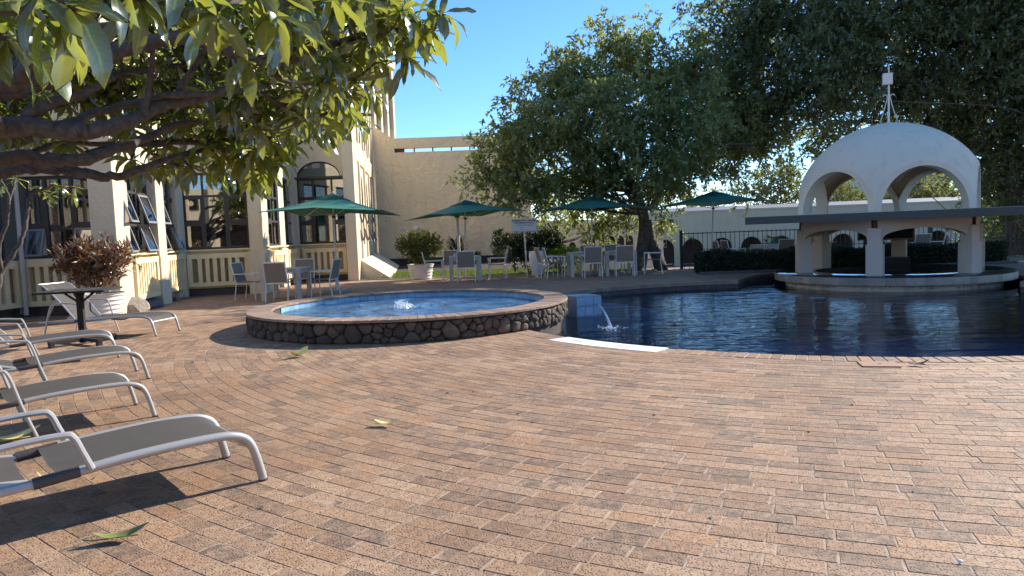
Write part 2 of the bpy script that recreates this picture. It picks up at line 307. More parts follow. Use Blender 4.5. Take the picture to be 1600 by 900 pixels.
def hills():
    bm = BM(); n = 60; rr = []
    for k in range(n+1):
        a = lerp(-.2, PI+.2, k/n); h = 14+7*math.sin(a*5)+5*math.sin(a*11+1); R = 900
        rr.append([bm.verts.new((math.cos(a)*R, math.sin(a)*R, -2)), bm.verts.new((math.cos(a)*(R+60), math.sin(a)*(R+60), h)), bm.verts.new((math.cos(a)*(R+200), math.sin(a)*(R+200), -2))])
    for k in range(n):
        for i in (0, 1): bm.faces.new((rr[k][i], rr[k+1][i], rr[k+1][i+1], rr[k][i+1]))
    tag(obj('hills', bm, MT['hill'], smooth=True), kind='structure')
hills()
# ---- pavers, each with its own edges; the nearest 300 are objects, the rest one mesh
SPX, SPY, SPR = -1.70, 12.10, 2.60
def in_spa(x, y, R): return math.hypot(x-SPX, y-SPY) < R
br = []
k = 0
while True:
    r0 = PR+.265+.118*k; k += 1
    if r0 > 16: break
    n = round(2*PI*r0/.243); off = random.random(); gap = .0045
    for i in range(n):
        a0 = (i+off)/n*2*PI; a1 = a0+2*PI/n; am = (a0+a1)/2; rm = r0+.059; x, y = PCX+rm*math.cos(am), PCY+rm*math.sin(am)
        if not (FX0+.1 < x < FX1-.1 and FY0+.1 < y < FY1-.02) or in_spa(x, y, SPR-.12): continue
        br.append((x, y, r0, a0, a1, am))
def paver_geo(r0, a0, a1, cx, cy, z=0., rng=random):
    g = .001+rng.random()*.0022; gy = .0008+rng.random()*.0018; bv = .0016+rng.random()*.0022
    tx, ty = (rng.random()-.5)*.007, (rng.random()-.5)*.007; dz = (rng.random()-.5)*.0022+z-(.0014*rng.random() if rng.random() < .1 else 0)
    out = []
    for ins, zz in ((0, -.03), (0, -bv), (bv, 0)):
        for (aa, rr) in ((a0, r0), (a1, r0), (a1, r0+.118), (a0, r0+.118)):
            s = 1 if aa == a0 else -1; q = 1 if rr == r0 else -1
            R = rr+q*(gy+ins); A = aa+s*(g+ins)/R; j = .0026
            X, Y = R*math.cos(A)+PCX+(rng.random()-.5)*j*2-cx, R*math.sin(A)+PCY+(rng.random()-.5)*j*2-cy
            out.append((X, Y, (zz+dz+(X+cx-lx(r0, a0, a1))*tx+(Y+cy-ly(r0, a0, a1))*ty) if zz > -.02 else zz))
    return out
def lx(r0, a0, a1): return PCX+(r0+.059)*math.cos((a0+a1)/2)
def ly(r0, a0, a1): return PCY+(r0+.059)*math.sin((a0+a1)/2)
BF = [(0, 1, 5, 4), (1, 2, 6, 5), (2, 3, 7, 6), (3, 0, 4, 7), (4, 5, 9, 8), (5, 6, 10, 9), (6, 7, 11, 10), (7, 4, 8, 11), (8, 9, 10, 11)]
def vis(b):
    x, y, d = project((b[0], b[1], 0))
    return d if d > .5 and -25 < x < 1625 and -25 < y < 915 else 1e3+abs(d)
br.sort(key=vis)
near, rest = br[:300], br[300:]
shared = []
for q in range(24):        # pieces of paver shapes shared by the single pavers, laid out on a straight course
    rs = random.Random(q); pts = []
    g = .001+rs.random()*.0022; bv = .0016+rs.random()*.0022; tx, ty = (rs.random()-.5)*.007, (rs.random()-.5)*.007
    for ins, zz in ((0, -.03), (0, -bv), (bv, 0)):
        for sx, sy in ((-1, -1), (1, -1), (1, 1), (-1, 1)):
            X = sx*(.1205-g-ins)+(rs.random()-.5)*.004; Y = sy*(.059-.0013-ins)+(rs.random()-.5)*.003; pts.append((X, Y, zz+X*tx+Y*ty if zz > -.02 else zz))
    me = bpy.data.meshes.new('brick'); me.from_pydata(pts, [], BF); me.materials.append(MT['paver']); shared.append(me)
for b in near:
    o = bpy.data.objects.new('brick', random.choice(shared)); COL.objects.link(o); o.parent = terrace
    o.location = (b[0], b[1], (random.random()-.5)*.0022-(.0014*random.random() if random.random() < .12 else 0)); o.rotation_euler = (0, 0, b[5]+PI/2+(PI if random.random() < .5 else 0))
vv, ff = [], []
for b in rest:
    n0 = len(vv); vv += paver_geo(b[2], b[3], b[4], 0, 0); ff += [[n0+i for i in f] for f in BF]
tag(npmesh('brick_field', vv, ff, MT['paver'], terrace), kind='stuff')
# ---- pool basin, water, coping
pool = tag(thing('pool', 'round swimming pool', 'pool'), kind='structure'); del pool['category'], pool['label']
bm = BM(); n = len(POOL); a = [bm.verts.new((x, y, -1.15)) for x, y in POOL]; b = [bm.verts.new((x, y, -.02)) for x, y in POOL]; bm.faces.new(a)
for i in range(n): bm.faces.new((a[i], a[(i+1) % n], b[(i+1) % n], b[i]))
obj('basin', bm, MT['ptile'], pool)
bm = BM(); q0 = [bm.verts.new((lerp(x, PCX, .001), lerp(y, PCY, .001), -.27)) for x, y in POOL]; q1 = [bm.verts.new((lerp(x, PCX, .001), lerp(y, PCY, .001), -.03)) for x, y in POOL]
for i in range(n): bm.faces.new((q0[i], q0[(i+1) % n], q1[(i+1) % n], q1[i]))
obj('edge_wall', bm, MT['rock'], pool)
bm = BM(); bm.faces.new([bm.verts.new((x, y, -.2)) for x, y in POOL]); tag(obj('pool_water', bm, MT['water']), kind='structure')
def shrink(f): return [(lerp(PCX, x, f), lerp(PCY, y, f)) for x, y in POOL]
for (R, z) in ((2.0, -.5), (1.55, -.38), (1.1, -.28)):
    bm = BM(); lathe(bm, [(0, -1.38), (R, -1.38), (R, z-.05), (R-.03, z), (0, z)], (1.55, 15.7, 0), 40); obj('pool_step', bm, MT['step'], pool, smooth=True)
def ringpiece(a0, a1, r0, r1, z0, z1, cx, cy, gap=.003, bev=.006):
    p = []
    for ins, z in ((0, z0), (0, z1-bev), (bev, z1)):
        for A, R in ((a0, r0), (a1, r0), (a1, r1), (a0, r1)):
            s = 1 if A == a0 else -1; q = 1 if R == r0 else -1; RR = R+q*ins; AA = A+s*(gap+ins)/R
            p.append((cx+RR*math.cos(AA), cy+RR*math.sin(AA), z))
    return p
AS0, AS1 = math.radians(215.0), math.radians(231.2)      # the painted strip
def coping_piece(parent, name, a0, a1, r0, r1, z0, z1, cx, cy, mat, gap=.003):
    dz = (random.random()-.5)*.004; me = bpy.data.meshes.new(name); base = V(parent.location)
    me.from_pydata([(x-base.x, y-base.y, z+dz-base.z) for x, y, z in ringpiece(a0, a1, r0, r1, z0, z1, cx, cy, gap)], [], BF); return link(name, me, mat, parent)
na = round(2*PI*PR/.118)
for i in range(na):
    a0, a1 = 2*PI*i/na, 2*PI*(i+1)/na; am = (a0+a1)/2
    x, y = PCX+PR*math.cos(am), PCY+PR*math.sin(am)
    if in_spa(x, y, SPR+.02) or AS0-.012 < am < AS1+.012 or not (math.radians(200) < am < math.radians(318)): continue
    coping_piece(pool, 'coping_brick', a0, a1, PR-.03, PR+.262, -.06, .003, PCX, PCY, MT['paver'])
bm = BM()
for i in range(NP_):
    a0, a1 = 2*PI*i/NP_, 2*PI*(i+1)/NP_; am = (a0+a1)/2
    if math.radians(202) < am < math.radians(316) or in_spa(PCX+pool_r(am)*math.cos(am), PCY+pool_r(am)*math.sin(am), SPR-.1): continue
    q = []
    for z in (-.08, .003):
        for A, d in ((a0, -.03), (a1, -.03), (a1, .27), (a0, .27)): q.append((PCX+(pool_r(A)+d)*math.cos(A), PCY+(pool_r(A)+d)*math.sin(A), z))
    hexa(bm, q)
obj('coping_edge', bm, MT['coping'], pool)
# painted depth strip with worn red lettering strokes
st = thing('pool_edge_strip', 'white painted strip with worn red marks on the pool edge', 'pool marking', (PCX+PR*math.cos(3.9), PCY+PR*math.sin(3.9), 0))
bm = BM()
for i in range(12):
    a0, a1 = lerp(AS0, AS1, i/12), lerp(AS0, AS1, (i+1)/12); q = []
    for z in (-.06, .006):
        for A, R in ((a0, PR-.03), (a1, PR-.03), (a1, PR+.3), (a0, PR+.3)): q.append((PCX+R*math.cos(A), PCY+R*math.sin(A), z))
    hexa(bm, q)
bmesh.ops.remove_doubles(bm, verts=bm.verts, dist=1e-4); obj('strip_slab', bm, MT['strip'], st)
bm = BM(); rs = random.Random(3)
for a in [lerp(AS0, AS1, f) for f in (.2, .235, .27, .635, .665, .70, .735, .80)]:
    for sgn in (-1, 1):
        x, y = PCX+(PR+.14)*math.cos(a+sgn*.003), PCY+(PR+.14)*math.sin(a+sgn*.003); box(bm, (x, y, .0085), (.085, .008, .003), a+sgn*.25)
obj('lettering', bm, MT['red'], st)
# ---- raised spa
spa = thing('raised_spa', 'round raised spa pool with lava stone wall and bubbling water', 'spa pool', (SPX, SPY, 0))
bm = BM(); lathe(bm, [(2.26, .286), (2.26, -.02), (SPR-.07, -1.38), (SPR-.07, .286)], (SPX, SPY, 0), 96); obj('wall_core', bm, MT['mortar'], spa, smooth=True)
bm = BM(); lathe(bm, [(0, .012), (2.26, .012)], (SPX, SPY, 0), 64); obj('spa_floor', bm, MT['sfloor'], spa)
def water_disc():
    bm = BM(); rg = []; R = [2.255*i/46 for i in range(1, 47)]; K = 150; rw = random.Random(2)
    wv = [(rw.uniform(4, 17), rw.uniform(0, 2*PI), rw.uniform(0, 6)) for _ in range(14)]
    def h(x, y):
        d = math.hypot(x-.15, y-.1); return .2+.03*math.cos(d*11)*math.exp(-d*1.1)+sum(.045/k*math.sin(k*(x*math.cos(a)+y*math.sin(a))+p) for k, a, p in wv)*.35
    for r in R: rg.append([bm.verts.new((SPX+r*math.cos(2*PI*k/K), SPY+r*math.sin(2*PI*k/K), h(r*math.cos(2*PI*k/K), r*math.sin(2*PI*k/K)))) for k in range(K)])
    c = bm.verts.new((SPX, SPY, h(0, 0)))
    for k in range(K): bm.faces.new((c, rg[0][k], rg[0][(k+1) % K]))
    for i in range(len(R)-1):
        for k in range(K): bm.faces.new((rg[i][k], rg[i+1][k], rg[i+1][(k+1) % K], rg[i][(k+1) % K]))
    return obj('spa_water', bm, MT['swater'], smooth=True)
tag(water_disc(), kind='structure')
n = round(2*PI*2.44/.118)
for i in range(n):
    a0, a1 = 2*PI*i/n, 2*PI*(i+1)/n; coping_piece(spa, 'coping_brick', a0, a1, 2.225, SPR+.02, .284, .32, SPX, SPY, MT['coping'], .002)
n = 90
for i in range(n):
    a0, a1 = 2*PI*i/n, 2*PI*(i+1)/n
    if not .05 < (a0+a1)/2 < PI-.05: continue
    coping_piece(spa, 'waterline_tile', a0, a1, 2.245, 2.26, .1, .28, SPX, SPY, MT['stile'])
# stones of the spa wall: cells of a random tessellation on the unrolled wall, each a bulging stone
def clip(poly, nx, ny, d):
    out = []
    for i in range(len(poly)):
        p, q = poly[i], poly[(i+1) % len(poly)]; a = p[0]*nx+p[1]*ny-d; b = q[0]*nx+q[1]*ny-d
        if a <= 0: out.append(p)
        if a*b < 0: t = a/(a-b); out.append((p[0]+(q[0]-p[0])*t, p[1]+(q[1]-p[1])*t))
    return out
rs = random.Random(11); A0, A1 = math.radians(168), math.radians(372); L = (A1-A0)*SPR; seeds = []
for t in range(9000):
    p = (rs.random()*L, rs.uniform(.0, .27)); dmin = rs.choice((.08, .105, .135, .17))
    if all(math.hypot(p[0]-q[0], (p[1]-q[1])*.95) > max(dmin, q[2]) for q in seeds): seeds.append((*p, dmin))
for (u, v, dm) in seeds:
    poly = [(u-.3, .0), (u+.3, .0), (u+.3, .272), (u-.3, .272)]
    for (u2, v2, d2) in seeds:
        if (u2, v2) != (u, v) and abs(u2-u) < .5:
            nx, ny = u2-u, v2-v; l = math.hypot(nx, ny); nx /= l; ny /= l; wgt = .5+.12*(dm-d2)/.065*.5
            poly = clip(poly, nx, ny, (u*nx+v*ny)+l*wgt)
    if len(poly) < 3: continue
    cu, cv = sum(p[0] for p in poly)/len(poly), sum(p[1] for p in poly)/len(poly)
    pp = []
    for i in range(len(poly)):      # round the corners
        p, q = poly[i], poly[(i+1) % len(poly)]; pp += [(lerp(p[0], q[0], .22), lerp(p[1], q[1], .22)), (lerp(p[0], q[0], .78), lerp(p[1], q[1], .78))]
    def W(s, t, d):
        A = A0+s/SPR; z = t if t > .004 else -.004
        return (math.cos(A)*(SPR-.06+d), math.sin(A)*(SPR-.06+d), z)
    pr = .035+rs.random()*.04; vs, fs = [], []; n = len(pp); rings = ((.985, -.03), (.955, pr*.5), (.74, pr*.95), (.36, pr*1.0))
    for f, d in rings:
        for p in pp: vs.append(W(lerp(cu, p[0], f), lerp(cv, p[1], f), d+(rs.random()-.5)*.022*(d > 0)))
    vs.append(W(cu, cv, pr*1.05))
    for k in range(len(rings)-1):
        for i in range(n): fs.append((k*n+i, k*n+(i+1) % n, (k+1)*n+(i+1) % n, (k+1)*n+i))
    b0 = (len(rings)-1)*n
    for i in range(n): fs.append((b0+i, b0+(i+1) % n, len(vs)-1))
    me = bpy.data.meshes.new('stone'); me.from_pydata(vs, [], fs); o = link('stone', me, MT['stone'], spa, True)
# bubbling splash in the middle of the spa: droplets and a ragged crown of water
sp = gnd(628, 482, .2); bm = BM(); rs = random.Random(5)
for k in range(260):
    a, h = rs.random()*2*PI, rs.random()**1.4; r = .02+.22*rs.random()*(1.1-h); rr = .004+.011*rs.random()
    bmesh.ops.create_icosphere(bm, subdivisions=1, radius=rr*(1.4-h), matrix=Matrix.Translation((sp.x+math.cos(a)*r, sp.y+math.sin(a)*r, .2+h*.15)))
for k in range(16):
    a = rs.random()*2*PI; r = .03+.1*rs.random(); h = .05+.09*rs.random()
    tube(bm, [(sp.x+math.cos(a)*r*1.5, sp.y+math.sin(a)*r*1.5, .19), (sp.x+math.cos(a)*r, sp.y+math.sin(a)*r, .19+h*.6), (sp.x+math.cos(a)*r*1.3, sp.y+math.sin(a)*r*1.3, .19+h)], [.022, .012, .004], 6)
o = tag(obj('water_splash', bm, MT['foam'], smooth=True), 'white bubbling splash rising from the middle of the spa', 'splash', kind='stuff')
# tiled overflow block with its jet
bl = thing('overflow_block', 'blue tiled overflow block between the spa and the pool', 'spillway', (1.3, 13.55, 0)); BR = math.radians(20)
bm = BM(); box(bm, (1.33, 13.6, -.55), (.5, .5, 1.45), BR); obj('block_core', bm, MT['grout'], bl)
Mb = Matrix.Translation((1.33, 13.6, 0)) @ Matrix.Rotation(BR, 4, 'Z')
for side in range(2):
    for i in range(3):
        for j in range(2):
            bm = BM(); Ms = Mb @ Matrix.Rotation(side*PI/2, 4, 'Z'); box(bm, (-.168+i*.168, -.254, -.09+j*.17+.0), (.163, .014, .163), 0, .004, Ms); obj('tile', bm, MT['btile'], bl)
for i in range(3):
    for j in range(3):
        bm = BM(); box(bm, (-.168+i*.168, -.168+j*.168, .182), (.163, .163, .014), 0, .004, Mb); obj('tile', bm, MT['btile'], bl)
bm = BM(); P0 = V((1.58, 13.42, .03)); P1 = gnd(955, 514, -.2)
tube(bm, [P0.lerp(P1, t)+V((0, 0, .20*t*(1-t)*1.6)) for t in np.linspace(0, 1, 14)], [.016+.012*t for t in np.linspace(0, 1, 14)], 7)
rs = random.Random(8)
for k in range(60): bmesh.ops.create_icosphere(bm, subdivisions=1, radius=.006+.014*rs.random(), matrix=Matrix.Translation((P1.x+rs.gauss(0, .12), P1.y+rs.gauss(0, .1), -.195+abs(rs.gauss(0, .015)))))
jm, t, out = newmat('jet_water'); tr = N(t, 'ShaderNodeBsdfTransparent'); df = N(t, 'ShaderNodeBsdfPrincipled', i_Roughness=.1); df.inputs['Base Color'].default_value = (.75, .85, .95, 1)
mx = N(t, 'ShaderNodeMixShader', n_0=.55); t.links.new(tr.outputs[0], mx.inputs[1]); t.links.new(df.outputs[0], mx.inputs[2]); t.links.new(mx.outputs[0], out.inputs[0])
tag(obj('water_jet', bm, jm, smooth=True), 'thin jet of water falling from the tiled block into the pool', 'water jet')
bm = BM(); rs = random.Random(12)
for k in range(420): bmesh.ops.create_icosphere(bm, subdivisions=1, radius=.006+.012*rs.random(), matrix=Matrix.Translation((P1.x+.25+rs.gauss(0, .42), P1.y+.05+rs.gauss(0, .22), -.225-abs(rs.gauss(0, .10)))))
tag(obj('bubbles', bm, MT['foam'], smooth=True), 'pale bubbles under the water where the jet lands', 'bubbles', kind='stuff')
def stool(x, y):
    o = thing('pool_stool', '', 'stool', (x, y, 0), 0, 'stools in the water along the pool bar')
    bm = BM(); lathe(bm, [(0, -1.14), (.07, -1.14), (.05, -.3)], (0, 0, 0), 16); obj('stem', bm, MT['stoolm'], o, True, True)
    bm = BM(); lathe(bm, [(0, -.30), (.16, -.30), (.18, -.28), (.18, -.215), (.165, -.20), (0, -.196)], (0, 0, 0), 24); obj('seat', bm, MT['stoolm'], o, True, True); return o
for p, l in (((1212, 453), 'pale blue stool in the pool, farthest from the bar counter'), ((1241, 459), 'pale blue stool in the pool between two others beside the bar'), ((1277, 462), 'low blue stool in the pool close against the bar base')):
    q = gnd(*p, -.155); stool(q.x, q.y)['label'] = l
# ================================================================ hotel
hotel = thing('hotel_building', 'cream hotel wing with stepped bays, bronze windows and slotted panels behind the loungers', 'hotel building', (-8, 17, 0))
class Fac:     # a stretch of facade from A to B; u runs along it, d outward
    def __init__(s, A, B): s.A = V((*A, 0)); s.B = V((*B, 0)); s.L = (s.B-s.A).length; s.t = (s.B-s.A)/s.L; s.n = V((s.t.y, -s.t.x, 0))
    def p(s, u, z, d): return s.A+s.t*u+s.n*d+V((0, 0, z))
    def box(s, bm, u0, u1, z0, z1, d0, d1): hexa(bm, [s.p(u0, z0, d1), s.p(u1, z0, d1), s.p(u1, z0, d0), s.p(u0, z0, d0), s.p(u0, z1, d1), s.p(u1, z1, d1), s.p(u1, z1, d0), s.p(u0, z1, d0)])
    def obj(s, name, mat, parent, *boxes):
        bm = BM()
        for b in boxes: s.box(bm, *b)
        return obj(name, bm, mat, parent)
def wallpart(F, boxes, mat='cream', name='wall'): return F.obj(name, MT[mat], hotel, *boxes)
def slotpanel(F, u0, u1, z0, z1, n, mat='panel'):
    p = F.obj('slotted_panel', MT[mat], hotel, (u0, u1, z0, z0+.11, .0, .09), (u0, u1, z1-.13, z1, .0, .09), (u0, u0+.12, z0+.11, z1-.13, 0, .09), (u1-.12, u1, z0+.11, z1-.13, 0, .09), (u0+.10, u0+.12, z0+.11, z1-.13, -.09, -.04)); F.obj('slot_back', MT['slotback'], p, (u0+.12, u1-.12, z0+.11, z1-.13, -.12, -.05))  # brown slot back puts the recess shade into its colour
    sp = (u1-u0-.24)/n; bw = sp*.52
    for i in range(1, n): F.obj('bar', MT[mat], p, (u0+.12+i*sp-bw/2, u0+.12+i*sp+bw/2, z0+.11, z1-.13, -.05, .075))
    return p
def window(F, u0, u1, z0, z1, cols, rows, arch=None, open_=(), d=-.12, fw=.055, name='window'):
    # cols, rows: inner bar positions; rows per column allowed; panes and opening sashes are parts of the window
    fr = F.obj(name, MT['frame'], hotel, (u0, u1, z0, z0+fw, d-.05, d+.04), (u0, u1, z1-fw, z1, d-.05, d+.04), (u0, u0+fw, z0+fw, z1-fw, d-.05, d+.04), (u1-fw, u1, z0+fw, z1-fw, d-.05, d+.04))
    us = [u0]+cols+[u1]
    if cols: F.obj('mullion', MT['frame'], fr, *[(c-fw*.5, c+fw*.5, z0+fw, z1-fw, d-.045, d+.035) for c in cols])
    for i in range(len(us)-1):
        zs = [z0]+(rows[i] if rows and isinstance(rows[0], list) else rows)+[z1]
        for j in range(len(zs)-1):
            a, b = us[i]+fw*.5, us[i+1]-fw*.5; e, f = zs[j]+fw*.5, zs[j+1]-fw*.5
            if j: F.obj('transom', MT['frame'], fr, (a, b, zs[j]-fw*.5, zs[j]+fw*.5, d-.045, d+.035))
            if (i, j) in open_:     # awning sash, hinged at the top, pushed out
                bm = BM(); T = .30*(f-e)
                def q(u, t, o): return F.p(u, lerp(f, e+.02, t), d+.03+T*t+o)
                def bar(u0_, u1_, t0, t1): hexa(bm, [q(u0_, t0, 0), q(u1_, t0, 0), q(u1_, t0, .035), q(u0_, t0, .035), q(u0_, t1, 0), q(u1_, t1, 0), q(u1_, t1, .035), q(u0_, t1, .035)])
                bar(a, a+.05, 0, 1); bar(b-.05, b, 0, 1); bar(a+.05, b-.05, 0, .07); bar(a+.05, b-.05, .93, 1); tube(bm, [q(a+.03, .55, 0), F.p(a+.03, e+.05, d)], .008, 5)
                obj('sash', bm, MT['sash'], fr)
                bm = BM(); bm.faces.new([bm.verts.new(v) for v in (q(a+.05, .07, .015), q(b-.05, .07, .015), q(b-.05, .93, .015), q(a+.05, .93, .015))]); obj('pane', bm, MT['glass'], fr)
            else:
                F.obj('pane', MT['glass'], fr, (a, b, e, f, d-.008, d+.004))
                if j < len(zs)-2 and i != 1: F.obj('sash', MT['frame'], fr, (a, a+.05, e, f, d+.006, d+.03), (b-.05, b, e, f, d+.006, d+.03), (a+.05, b-.05, e, e+.05, d+.006, d+.03), (a+.05, b-.05, f-.05, f, d+.006, d+.03))
    return fr
def archfill(F, u0, u1, z0, z1, uc, ra, rz, mat, parent, d0=-.2, d1=.0, name='wall', zb=None):
    # wall piece u0..u1, z0..z1 with an arched opening standing on z0
    bm = BM(); n = 18; zb = z0 if zb is None else zb; A = [(uc-ra*math.cos(PI*k/n), zb+rz*math.sin(PI*k/n)) for k in range(n+1)]
    pts = [(u0, z0)]+([(uc-ra, z0)] if zb > z0 else [])+A+([(uc+ra, z0)] if zb > z0 else [])+[(u1, z0)]
    def top(u): return (min(max(u, u0), u1), z1)
    prev = None
    for (u, z) in pts:
        q = [bm.verts.new(F.p(u, z, d1)), bm.verts.new(F.p(*top(u), d1)), bm.verts.new(F.p(*top(u), d0)), bm.verts.new(F.p(u, z, d0))]
        if prev:
            for i in range(4):
                try: bm.faces.new((prev[i], q[i], q[(i+1) % 4], prev[(i+1) % 4]))
                except ValueError: pass
        prev = q
    bmesh.ops.remove_doubles(bm, verts=bm.verts, dist=1e-5); return obj(name, bm, MT[mat], parent)
HT = 7.2
S0 = Fac((-10.9, 11.0), (-10.35, 15.3)); F1 = Fac((-10.35, 15.3), (-8.55, 15.3)); S1 = Fac((-8.08, 15.2), (-8.8, 19.5)); F2 = Fac((-8.8, 19.5), (-7.1, 20.0))
S2 = Fac((-6.72, 20.0), (-7.3, 24.9)); F3 = Fac((-7.3, 24.9), (-5.5, 24.75)); S3 = Fac((-5.13, 24.5), (-6.5, 35.5))
for F, u0, u1, zs, zh in ((S0, 0, S0.L, 1.16, 3.2), (F1, 0, F1.L, 1.18, 2.95), (S1, 0, S1.L, 1.22, 3.1), (F2, 0, F2.L, 1.22, 3.32), (S2, 0, S2.L, 1.24, 3.4)):
    wallpart(F, [(u0, u1, .2, zs, -.3, -.1)], 'panel', 'sill_wall'); wallpart(F, [(u0, u1, zh, HT, -.3, 0)])
    F.obj('sill', MT['panel'], hotel, (u0, u1, zs, zs+.04, -.3, .05)); F.obj('plinth', MT['rock'], hotel, (u0, u1, -.05, .2, -.3, -.12))
# S0 and F1
slotpanel(S0, S0.L-3.2, S0.L-.12, .22, 1.16, 12); slotpanel(F1, .07, 1.8, .22, 1.18, 8)
window(S0, .1, S0.L-.3, 1.2, 3.2, [1.2, 2.4, 3.4], [1.9, 2.65], fw=.06)
window(F1, .12, 1.8, 1.22, 2.95, [.56, 1.12], [[1.88, 2.62], [2.62], [1.88, 2.62]], open_=((0, 0), (2, 0)), fw=.07)
F1.obj('pale_sheet', MT['pale_sheet'], hotel, (.66, 1.05, 1.25, 2.6, -.5, -.46)); F1.obj('pale_sheet', MT['pale_sheet'], hotel, (.14, .54, 1.25, 2.6, -.36, -.33)); F1.obj('pale_sheet', MT['pale_sheet'], hotel, (1.5, 1.78, 1.25, 2.6, -.36, -.33)); F3.obj('pale_sheet', MT['pale_sheet'], hotel, (.62, .9, 1.3, 3.4, -.4, -.36)); F2.obj('pale_sheet', MT['pale_sheet'], hotel, (1.2, 1.32, 1.3, 2.7, -.4, -.36))  # pale sheets in F1 stand in for bright reflections on the panes
bm = BM(); tube(bm, [(-10.2, 15.12, .05), (-10.2, 15.12, 6)], .045, 8); obj('drainpipe', bm, MT['pavil'], hotel, True)
# columns between the bays
def column(name, x0, x1, y0, y1, zk=1.19, top=HT, wide=.05):
    c = obj(name, (lambda b: (box(b, ((x0+x1)/2, (y0+y1)/2, (zk+top)/2), (x1-x0, y1-y0, top-zk), 0, .012), b)[1])(BM()), MT['cream'], hotel)
    b = BM(); box(b, ((x0+x1)/2, (y0+y1)/2, zk/2), (x1-x0+2*wide, y1-y0+2*wide, zk), 0, .012); obj('column_base', b, MT['cream'], c); return c
column('column', -8.62, -8.1, 14.95, 15.5, 1.1, wide=.0)
for u in (2.15,):
    p = S1.p(u, 0, 0); column('column', p.x-.26, p.x+.14, p.y-.18, p.y+.2, 1.15, wide=.03)
column('column', -9.0, -8.72, 19.1, 19.5, 1.15, wide=.0)
column('column', -7.12, -6.74, 19.8, 20.3); column('column', -7.4, -7.02, 22.2, 22.7); column('column', -7.66, -7.28, 24.4, 24.9)
# S1: two lit bays with open grey sashes
slotpanel(S1, .35, 1.9, .24, 1.16, 8); slotpanel(S1, 2.45, 4.15, .24, 1.16, 8)
window(S1, .1, 1.93, 1.24, 3.1, [.62, 1.2], [1.88, 2.6], open_=((0, 0), (0, 1), (2, 0), (2, 1)))
window(S1, 2.42, 4.2, 1.24, 3.1, [3.0, 3.6], [1.88, 2.6], open_=((0, 0), (0, 1), (2, 0)))
# F2: dining room window
slotpanel(F2, .08, 1.66, .26, 1.14, 7)
window(F2, .04, 1.72, 1.26, 3.32, [.56, 1.12], [[1.98, 2.7], [2.7], [1.98, 2.7]])
for i in (0, 1): window(S2, .5+i*2.3, 2.2+i*2.3, 1.28, 3.4, [1.3+i*2.3], [2.0, 2.7]); slotpanel(S2, .5+i*2.3, 2.2+i*2.3, .24, 1.14, 8)
# F3: arched window
wallpart(F3, [(0, F3.L, .2, 1.24, -.3, -.1)], 'panel', 'sill_wall'); F3.obj('plinth', MT['rock'], hotel, (0, F3.L, -.05, .2, -.3, -.12)); slotpanel(F3, .2, 1.72, .28, 1.12, 6)
F3.obj('sill', MT['panel'], hotel, (0, F3.L, 1.24, 1.28, -.3, .05))
archfill(F3, 0, F3.L, 3.55, 5.3, .85, .76, .52, 'cream', hotel); wallpart(F3, [(0, .06, 1.28, 3.55, -.3, 0)])
wallpart(F3, [(0, F3.L, 5.3, 5.36, -.2, .05), (0, F3.L, 4.93, 4.96, -.2, .015)], 'cream', 'string_course'); wallpart(F3, [(0, F3.L, 5.36, HT, -.3, -.02)])
window(F3, .06, 1.8, 1.28, 3.5, [.6, 1.26], [[2.0, 2.86], [2.86], [2.0, 2.86]])
bm = BM(); A = [F3.p(.85-.76*math.cos(PI*k/20), 3.53+.52*math.sin(PI*k/20), -.06) for k in range(21)]; tube(bm, A, .035, 6); fa = obj('arch_frame', bm, MT['frame'], hotel)
F3.obj('beam', MT['frame'], hotel, (.0, F3.L+.02, 3.49, 3.56, -.14, .02))
bm = BM(); bm.faces.new([bm.verts.new(v-F3.n*.03) for v in A]); obj('pane', bm, MT['glass'], fa)
column('column', -5.5, -5.13, 24.3, 24.9, .02, 6.9, 0)
# S3: tall sunlit side with narrow arched windows between piers and a flared foot
wallpart(S3, [(0, S3.L, 4.0, 8.6, -.4, -.1), (0, S3.L, -.1, 1.2, -.4, -.1)])
for k, uc in enumerate((1.35, 3.95, 6.55, 9.15)):
    archfill(S3, uc-1.3, uc+1.3, 1.2, 4.0, uc, .6, .75, 'cream', hotel, -.4, -.1, 'wall', 3.1)
    fr = window(S3, uc-.6, uc+.6, 1.24, 3.1, [uc], [1.9, 2.55], open_=((0, 0), (1, 0), (1, 1)), d=-.17)
    bm = BM(); bm.faces.new([bm.verts.new(S3.p(uc-.6*math.cos(PI*j/12), 3.1+.75*math.sin(PI*j/12), -.17)) for j in range(13)]); obj('pane', bm, MT['glass'], fr)
    S3.obj('pier', MT['cream'], hotel, (uc-1.42, uc-1.12, 0, 8.7, -.1, -.03)); f2 = S3.obj('upper_window', MT['frame'], hotel, (uc-.5, uc+.5, 5.1, 7.2, -.12, -.09)); S3.obj('pane', MT['glass'], f2, (uc-.42, uc+.42, 5.18, 7.1, -.1, -.082))
    S3.obj('spandrel', MT['panel'], hotel, (uc-1.0, uc+1.0, 4.2, 4.85, -.1, -.03))
S3.obj('pier', MT['cream'], hotel, (10.6, 10.95, 0, 8.7, -.1, -.03))
bm = BM(); q = [S3.p(.25, 0, -.05), S3.p(.15, -.0, 1.05), S3.p(10.9, 0, 1.05), S3.p(10.9, 0, -.05)]; hexa(bm, [*q, S3.p(.25, .66, -.05), S3.p(.25, .68, .02), S3.p(10.9, .68, .02), S3.p(10.9, .66, -.05)]); obj('flared_foot', bm, MT['cream'], hotel)
